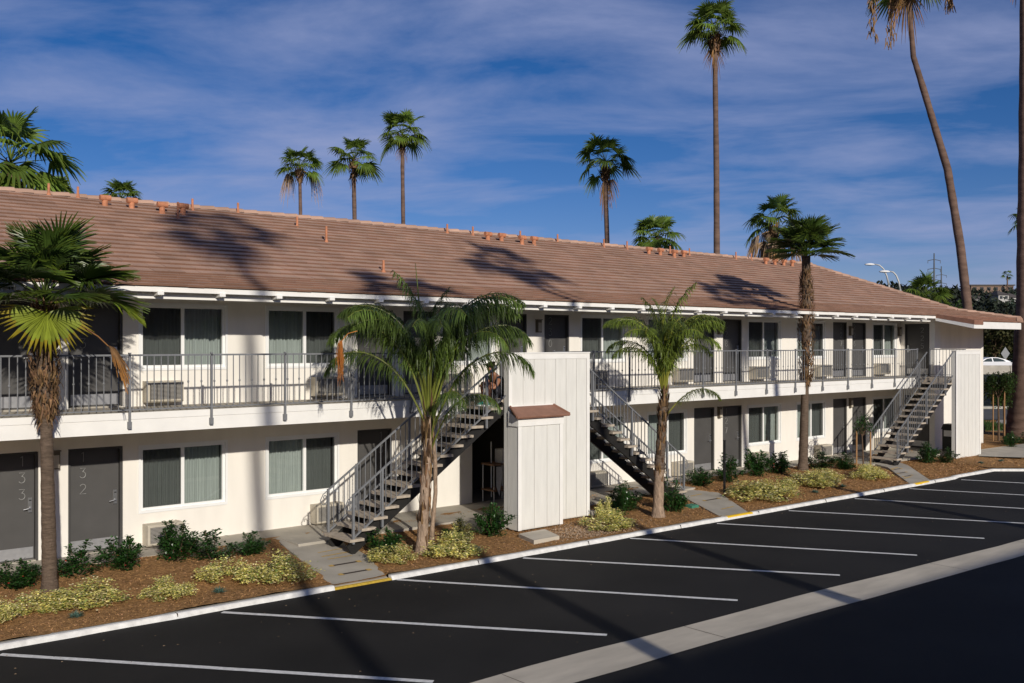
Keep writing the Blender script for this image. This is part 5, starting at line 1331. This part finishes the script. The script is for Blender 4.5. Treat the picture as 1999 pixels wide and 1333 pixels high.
pel = vx(0, 0, .12, (.15, .12)); sp1 = vx(-.02, 0, .28, (.135, .105)); Ed.append((pel, sp1)); ch = vx(-.10, 0, .46, (.15, .11)); Ed.append((sp1, ch)); nk = vx(-.20, -.01, .58, .055); Ed.append((ch, nk)); hb = vx(-.235, -.01, .64, .075); Ed.append((nk, hb)); hd = vx(-.27, -.015, .70, (.088, .098)); Ed.append((hb, hd)); ht = vx(-.275, -.015, .765, .062); Ed.append((hd, ht))
chn = vx(-.335, -.018, .665, .034); Ed.append((hd, chn))
for s in (-1, 1):
    hip = vx(-.04, s * .10, .11, .095); Ed.append((pel, hip))
    ft = chainv([(-.22, s * .12, .26, .078), (-.40, s * .12, .36, .062), (-.40, s * .12, .22, .056), (-.38, s * .12, .03, .040), (-.37, s * .12, -.09, .034)], hip)
    sh = vx(-.12, s * .165, .47, .06); Ed.append((ch, sh))
    wr = chainv([(-.24, s * .22, .33, .046), (-.32, s * .21, .24, .040), (-.44, s * .10, .28, .032), (-.50, s * .035, .30, .024)], sh)
    pm = vx(-.525, s * .00 + s * .012, .295, .024); Ed.append((wr, pm))
    for k, (dy_, dz_) in enumerate(((.012, .022), (.010, .008), (.008, -.006), (.004, -.018))):
        f1 = vx(-.555 - .004 * k, -s * dy_ * 1.5, .295 + dz_, .009); Ed.append((pm, f1)); f2_ = vx(-.560, -s * .05, .285 + dz_, .0075); Ed.append((f1, f2_))
    th = vx(-.50, -s * .02, .335, .010); Ed.append((wr, th)); th2 = vx(-.525, -s * .04, .345, .008); Ed.append((th, th2))
skin_body('body', V, Ed, K['skin'], t)
V2 = []
def cl(name, pts, edges, m, sub=2):
    return skin_body(name, [((px + a, py + b_, pz + c_), r_) for a, b_, c_, r_ in pts], edges, m, t, sub)
cl('shirt', [(0, 0, .14, (.175, .15)), (-.015, 0, .28, (.16, .13)), (-.09, 0, .45, (.175, .135)), (-.15, -.005, .535, (.10, .08)), (-.12, .16, .475, .078), (-.17, .20, .41, .066), (-.12, -.16, .475, .078), (-.17, -.20, .41, .066), (.06, 0, .06, (.17, .13))], [(0, 1), (1, 2), (2, 3), (2, 4), (4, 5), (2, 6), (6, 7), (0, 8)], K['cloth'])
cl('shorts', [(0, 0, .10, (.165, .135)), (-.04, .10, .11, .115), (-.21, .12, .25, .098), (-.30, .12, .30, .09), (-.04, -.10, .11, .115), (-.21, -.12, .25, .098), (-.30, -.12, .30, .09)], [(0, 1), (1, 2), (2, 3), (0, 4), (4, 5), (5, 6)], K['cloth'])
cl('hair', [(-.245, -.012, .725, (.092, .10)), (-.205, -.01, .67, (.085, .08)), (-.27, -.015, .785, .07), (-.185, -.01, .60, .05)], [(0, 1), (0, 2), (1, 3)], K['hair'])
for s in (-1, 1):
    cl('shoe', [(-.36, s * .12, -.10, .046), (-.44, s * .125, -.12, .042), (-.53, s * .13, -.135, .030)], [(0, 1), (1, 2)], K['teal'], 2)
    b = MB(); b.prism([(px - .32, py + s * .12 - .045), (px - .32, py + s * .12 + .045), (px - .46, py + s * .125 + .05), (px - .565, py + s * .13 + .02), (px - .565, py + s * .13 - .02), (px - .46, py + s * .125 - .05)], pz - .168, pz - .145, 'z'); add('shoe_sole', b.mesh('shoe_sole', K['white']), t)
b = MB()
for s in (-1, 1):
    b.lathe([(.004, -.008), (.010, 0), (.004, .008)], (px - .352, py - .015 + s * .034, pz + .715), 8)
add('eyes', b.mesh('eyes', K['black']), t)
b = MB(); b.hexa([(px - .352, py - .03, pz + .67), (px - .385, py - .026, pz + .665), (px - .385, py - .006, pz + .665), (px - .352, py - .002, pz + .67), (px - .346, py - .022, pz + .715), (px - .358, py - .02, pz + .71), (px - .358, py - .012, pz + .71), (px - .346, py - .01, pz + .715)]); add('nose', b.mesh('nose', K['skin']), t)

# ------------------------------------------------------------------ background at right
def carbuild(lat0, dep, z0):
    t = thing('parked_car', 'white hatchback car passing behind the concrete barrier at right', 'car', cp(lat0 - 2.1, dep, z0))
    L_ = 4.45; x0 = lat0 - L_
    def P(u, wv, z): return cp(x0 + u, dep + wv, z0 + z)
    prof_low = [(0.05, .35), (0.0, .6), (.15, .80), (1.1, .98), (4.15, 1.02), (4.40, .95), (4.45, .6), (4.38, .35)]
    prof_up = [(1.0, .96), (1.75, 1.36), (2.35, 1.48), (3.0, 1.46), (3.75, 1.27), (4.33, 1.02)]
    def extr(prof, w0, w1, m, name, parent):
        b = MB(); n = len(prof); vs = [P(u, w0 if i_ != -1 else 0, z) for i_, (u, z) in enumerate(prof)] + [P(u, w1, z) for u, z in prof]
        b.poly(vs, [tuple(range(n - 1, -1, -1)), tuple(range(n, 2 * n))] + [(i, (i + 1) % n, n + (i + 1) % n, n + i) for i in range(n)])
        return add(name, b.mesh(name, m, False), parent)
    extr(prof_low, 0, 1.76, K['car'], 'car_body', t)
    # cabin narrower at roof
    b = MB(); n = len(prof_up); vs = []
    for sgn in (0, 1):
        for (u, z) in prof_up:
            ins = .06 + .30 * (z - .96); vs.append(P(u, ins if sgn == 0 else 1.76 - ins, z))
    b.poly(vs, [tuple(range(n - 1, -1, -1)), tuple(range(n, 2 * n))] + [(i, (i + 1) % n, n + (i + 1) % n, n + i) for i in range(n)])
    cab = add('car_cabin', b.mesh('car_cabin', K['car']), t)
    for pr in ([(1.35, 1.02), (1.85, 1.33), (2.35, 1.41), (2.42, 1.02)], [(2.52, 1.02), (2.46, 1.415), (3.0, 1.40), (3.55, 1.24), (3.80, 1.04)]):
        b = MB(); b.poly([P(u, .052 + .30 * (z - .96), z) for u, z in pr], [tuple(range(len(pr)))]); add('side_window', b.mesh('side_window', K['carglass']), cab)
    b = MB(); b.poly([P(4.36, .25, .80), P(4.46, .25, .72), P(4.46, .02, .72), P(4.36, -.012, .8), P(4.30, -.012, .98), P(4.43, .2, .97)], [(0, 1, 2, 3, 4, 5)]); add('tail_light', b.mesh('tail_light', K['tail']), t)
    for u in (.85, 3.6):
        for wv in (.02, 1.55):
            b = MB(); b.tube([P(u, wv, .31), P(u, wv + .2, .31)], .31, 18); wh = add('wheel', b.mesh('wheel', K['rubber']), t)
            b = MB(); b.tube([P(u, wv - .01, .31), P(u, wv + .02, .31)], .2, 14); add('rim', b.mesh('rim', K['steel']), wh)
carbuild(51.8, 103.0, 1.22)
t = thing('road_sign', 'back of a grey diamond road sign beyond the white car', 'sign', cp(56.25, 113.5, 1.0))
b = MB(); c0 = Vector(cp(56.25, 113.5, 3.0)); b.poly([c0 + RT * .5, c0 + Vector((0, 0, .75)), c0 - RT * .5, c0 - Vector((0, 0, .75))] + [c0 + RT * .5 + AX * .03, c0 + Vector((0, 0, .75)) + AX * .03, c0 - RT * .5 + AX * .03, c0 - Vector((0, 0, .75)) + AX * .03], [(0, 1, 2, 3), (7, 6, 5, 4), (0, 4, 5, 1), (1, 5, 6, 2), (2, 6, 7, 3), (3, 7, 4, 0)]); add('sign_plate', b.mesh('sign_plate', K['rail']), t)
b = MB(); b.tube([cp(56.25, 113.6, .9), cp(56.25, 113.6, 3.5)], .04, 6); add('post', b.mesh('post', K['pole']), t)
def slight(lat, dep, zt, dl, dz, label):
    t = thing('street_lamp', label, 'street lamp', cp(lat, dep, 0), 'street lamps behind the roof')
    b = MB(); b.tube([cp(lat, dep, -.3), cp(lat, dep, zt)], [.12, .08], 8)
    P = [cp(lat, dep, zt - .05)] + [cp(lat - dl * math.sin(a) ** 1.3, dep, zt + dz * (1 - math.cos(a))) for a in [R(x) for x in (15, 35, 55, 75, 90)]]
    P = [cp(lat, dep, zt - .05), cp(lat - dl * .15, dep, zt + dz * .45), cp(lat - dl * .38, dep, zt + dz * .78), cp(lat - dl * .65, dep, zt + dz * .95), cp(lat - dl, dep, zt + dz)]
    b.tube(P, [.07, .06, .055, .05, .045], 8); add('pole', b.mesh('pole', K['pole'], True), t)
    b = MB(); c0 = Vector(cp(lat - dl - .35, dep, zt + dz - .02)); b.lathe([(.02, -.10), (.16, -.06), (.2, 0), (.12, .08), (.02, .11)], (0, 0, 0), 10)
    o = add('lamp_head', b.mesh('lamp_head', K['white'], True), t, c0, (0, 0, math.atan2(RT.y, RT.x)), (2.1, 1, .9))
slight(28.4, 75, 8.5, 1.1, 1.6, 'left curved street lamp above the hip of the roof')
slight(27.3, 70, 7.9, .75, 1.3, 'right curved street lamp above the hip of the roof')
def pylon(lat, dep, zb, zt, label, arms):
    t = thing('power_pylon', label, 'pylon', cp(lat, dep, zb), 'power pylons on the hill')
    b = MB(); b.tube([cp(lat, dep, zb), cp(lat, dep, zt)], [.55, .22], 6); add('mast', b.mesh('mast', K['lattice']), t)
    for z in arms:
        b = MB(); b.tube([cp(lat - 2.6, dep, z), cp(lat, dep, z + .5), cp(lat + 2.6, dep, z)], .14, 4)
        for q_ in (-2.5, 2.5): b.tube([cp(lat + q_, dep, z), cp(lat + q_, dep, z - 1.1)], .12, 4)
        add('cross_arm', b.mesh('cross_arm', K['lattice']), t)
pylon(169.6, 400, 12, 40.5, 'taller power pylon left of the leaning palm trunk', (37.5, 34, 29.5))
pylon(207.0, 480, 12, 41.5, 'smaller power pylon nearest the leaning palm trunk', (37, 33, 28.5))
t = thing('white_pole', 'slim white pole beside the massive palm trunk', 'pole', cp(30.6, 60, 0)); b = MB(); b.tube([cp(30.6, 60, -.3), cp(30.6, 60, 6.2)], .06, 8); add('pole', b.mesh('pole', K['pole']), t); b = MB(); b.tube([cp(30.6, 60, 6.2), cp(30.6, 60, 6.35)], .08, 8); add('pole_cap', b.mesh('pole_cap', K['pole']), t)

# hill
b = MB(); rr = random.Random(7)
def hz(lat, dep):
    f = max(0, min(1, (dep - 135) / 270)); f = f * f * (3 - 2 * f)
    base = 24.0 + 1.6 * math.sin(lat * .021 + 1) + 1.0 * math.sin(lat * .06)
    return -.4 + f * base + 1.2 * f * mnoise.noise((lat * .03, dep * .03, 0))
LT = [-420 + 18 * i for i in range(66)]; DP = [132 + 16 * j for j in range(24)]
for i in range(len(LT) - 1):
    for j in range(len(DP) - 1):
        b.q(*[cp(l, d_, hz(l, d_)) for l, d_ in ((LT[i], DP[j]), (LT[i + 1], DP[j]), (LT[i + 1], DP[j + 1]), (LT[i], DP[j + 1]))])
struct('hill', b.mesh('hill', K['hill'], True))
b = MB()
for i in range(2200):
    dep = rr.uniform(140, 425); lat = dep * rr.uniform(.2, .62)
    if not (-.1 < lat / dep < .62): continue
    z = hz(lat, dep); s = rr.uniform(.9, 2.2) * (.5 + dep / 420)
    if 300 < dep < 345 and .44 < lat / dep < .53 and rr.random() < .9: continue
    leafcloud(b, cp(lat, dep, z + s * .55), (s, s, s * .8), 34, s * .75, rr, .5)
o = tag(add('hillside_scrub', b.mesh('hillside_scrub', K['hillwood'])), 'dark scrub and trees covering the far hillside', 'scrub', kind='stuff')
def house(name, lat, dep, z, wd, hh, floors, m, label, roofm='farroof', gable=True, depth=9):
    t = thing(name, label, 'building', cp(lat, dep, z), 'buildings on the far hill')
    b = MB(); b.hexa([cp(lat - wd / 2, dep, z - 4), cp(lat + wd / 2, dep, z - 4), cp(lat + wd / 2, dep + depth, z - 4), cp(lat - wd / 2, dep + depth, z - 4), cp(lat - wd / 2, dep, z + hh), cp(lat + wd / 2, dep, z + hh), cp(lat + wd / 2, dep + depth, z + hh), cp(lat - wd / 2, dep + depth, z + hh)])
    add('wall', b.mesh('wall', m), t)
    b = MB(); e = .5; r_ = 1.6 if gable else .5
    b.hexa([cp(lat - wd / 2 - e, dep - e, z + hh + .02), cp(lat + wd / 2 + e, dep - e, z + hh + .02), cp(lat + wd / 2 + e, dep + depth + e, z + hh + .02), cp(lat - wd / 2 - e, dep + depth + e, z + hh + .02)] + [cp(lat - wd / 2 + (1.5 if gable else -e), dep + (depth * .45 if gable else -e), z + hh + r_), cp(lat + wd / 2 - (1.5 if gable else -e), dep + (depth * .45 if gable else -e), z + hh + r_), cp(lat + wd / 2 - (1.5 if gable else -e), dep + (depth * .55 if gable else depth + e), z + hh + r_), cp(lat - wd / 2 + (1.5 if gable else -e), dep + (depth * .55 if gable else depth + e), z + hh + r_)])
    add('roof', b.mesh('roof', K[roofm]), t)
    n = max(2, int(wd / 2.6))
    for f in range(floors):
        for i in range(n):
            l0 = lat - wd / 2 + wd * (i + .25) / n; l1 = l0 + wd / n * .5; z0 = z + hh * (f + .3) / floors; z1 = z0 + hh / floors * .5
            b = MB(); b.hexa([cp(l0, dep - .12, z0), cp(l1, dep - .12, z0), cp(l1, dep + .05, z0), cp(l0, dep + .05, z0), cp(l0, dep - .12, z1), cp(l1, dep - .12, z1), cp(l1, dep + .05, z1), cp(l0, dep + .05, z1)]); add('window', b.mesh('window', K['farwin']), t)
house('apartment_house', 153.5, 330, 16.6, 3.4, 2.3, 1, K['farwhite'], 'small white house at the left of the hillside cluster')
house('apartment_house', 157.6, 334, 16.4, 3.6, 2.4, 1, K['farwhite'], 'low white house second from left in the hillside cluster')
house('apartment_house', 162.0, 328, 16.6, 3.4, 3.6, 2, K['farwhite'], 'tallest white apartment block in the hillside cluster')
house('apartment_house', 168.3, 333, 16.6, 3.6, 3.0, 2, K['farwhite'], 'white apartment block right of centre in the hillside cluster')
house('apartment_house', 143.0, 338, 16.6, 4.5, 2.2, 1, K['farbrown'], 'small grey house half hidden left of the hillside cluster')
house('hilltop_building', 193.0, 400, 24.8, 17, 2.6, 1, K['farbrown'], 'long flat roofed brown building on the hilltop', gable=False)
far_palm(cp(198, 398, 22), cp(198, 398, 31.2), 'tiny palm beside the long hilltop building', 2.4, 16, 0, seed=21, group='tiny hilltop palms', trad=(.35, .25))
# mid distance trees behind the right roof end
def bush_tree(lat, dep, z0, h, cr, m, n, seed, label, ls=.35, group='trees beyond the right roof end'):
    rr = random.Random(seed); base = Vector(cp(lat, dep, z0)); t = thing('broad_tree', label, 'tree', base, group)
    b = MB(); b.tube([base, base + Vector((.1, 0, h * .4)), base + Vector((0, 0, h * .75))], [.16, .12, .05], 7)
    cs = []
    for i in range(14):
        a = i * 2.4; r_ = cr * rr.uniform(.2, .8); c_ = base + Vector((r_ * math.cos(a), r_ * math.sin(a), h * rr.uniform(.3, .95))); cs.append(c_)
        b.tube([base + Vector((.05, 0, h * .3)), c_], [.06, .02], 4)
    add('trunk', b.mesh('trunk', K['bark']), t)
    b = MB()
    for c_ in cs: leafcloud(b, c_, (cr * .42, cr * .42, h * .16), n // 14, ls, rr)
    add('crown', b.mesh('crown', K[m]), t)
bush_tree(25.5, 62, -.3, 7.2, 1.5, 'leafmid', 1500, 201, 'light green bamboo like tree beyond the hip, right of the small palm', .30)
bush_tree(27.3, 62, -.3, 6.7, 1.4, 'leafmid', 1400, 202, 'light green tree beyond the hip nearest the leaning trunk', .30)
bush_tree(24.0, 64, -.3, 6.6, 1.3, 'leafmid', 1200, 203, 'green tree beyond the hip behind the small palm', .30)
far_palm(cp(25.0, 60, -.3), cp(25.0, 60, 6.6), 'small bushy palm beyond the hip of the roof', 1.6, 30, 0, seed=22, group='palms beyond the hip', boot=False)
bush_tree(27.6, 80, -.3, 9.2, 1.2, 'leafolive', 420, 204, 'sparse dry tree tops behind the ridge end', .18)
bush_tree(28.9, 80, -.3, 8.6, 1.0, 'leafolive', 300, 205, 'second sparse dry tree behind the ridge end', .18)
for i, (lat, dep, h, cr) in enumerate([(54, 122, 5.2, 3.0), (58.2, 120, 6.2, 3.0), (61.5, 124, 6.4, 3.2), (50, 126, 5.0, 3.0), (46, 124, 5.0, 3.0), (65, 122, 6.5, 3.5), (70, 124, 6.5, 3.5)]):
    bush_tree(lat, dep, .8, h, cr, 'leafolive', 1500, 210 + i, ['olive brown tree behind the white car roof', 'tall olive brown tree behind the diamond sign', 'olive tree just left of the massive trunk', 'olive tree behind the white end wall, left of the car', 'olive tree hidden mostly by the end wall', 'olive tree behind the massive trunk', 'olive tree right of the massive trunk'][i], .6, 'olive trees along the far road')
for i, (lat, dep, w_, h) in enumerate([(36, 72, 4, 2.2), (39.5, 71, 4, 2.0), (32.5, 72, 4, 2.1), (43, 72, 4, 2.2)]):
    b = MB(); leafcloud(b, (0, 0, h * .5), (w_ * .6, w_ * .4, h * .55), 900, .3, random.Random(230 + i), .3)
    o = add('hedge_bush', b.mesh('hedge_bush', K['leafolive']), None, cp(lat, dep, -.3), (0, 0, PHI - R(90))); tag(o, ['dark hedge bush across the street right of the end wall', 'dark hedge bush across the street behind the young trees', 'dark hedge bush across the street hidden by the end wall', 'dark hedge bush across the street behind the massive trunk'][i], 'hedge', 'hedge bushes across the street')
b = MB(); rr = random.Random(240)
for i in range(2600):
    lat = rr.uniform(22.3, 24.2); dep = rr.uniform(48, 53); p = Vector(cp(lat, dep, -.14)); k = rr.uniform(.5, 1.4); b.tint = (k, k, k)
    leaf(b, p, Vector((rr.uniform(-.4, .4), rr.uniform(-.4, .4), 1)), Vector((1, 0, 0)), rr.uniform(.2, .45), .02)
tag(add('grass_patch', b.mesh('grass_patch', K['grass'])), 'patch of green grass beside the street', 'grass', kind='stuff')
b = MB(); b.q(cp(-60, 112.2, 1.075), cp(240, 112.2, 1.075), cp(240, 131, 1.9), cp(-60, 131, 1.9)); tag(add('grass_verge', b.mesh('grass_verge', K['grass'])), kind='structure')
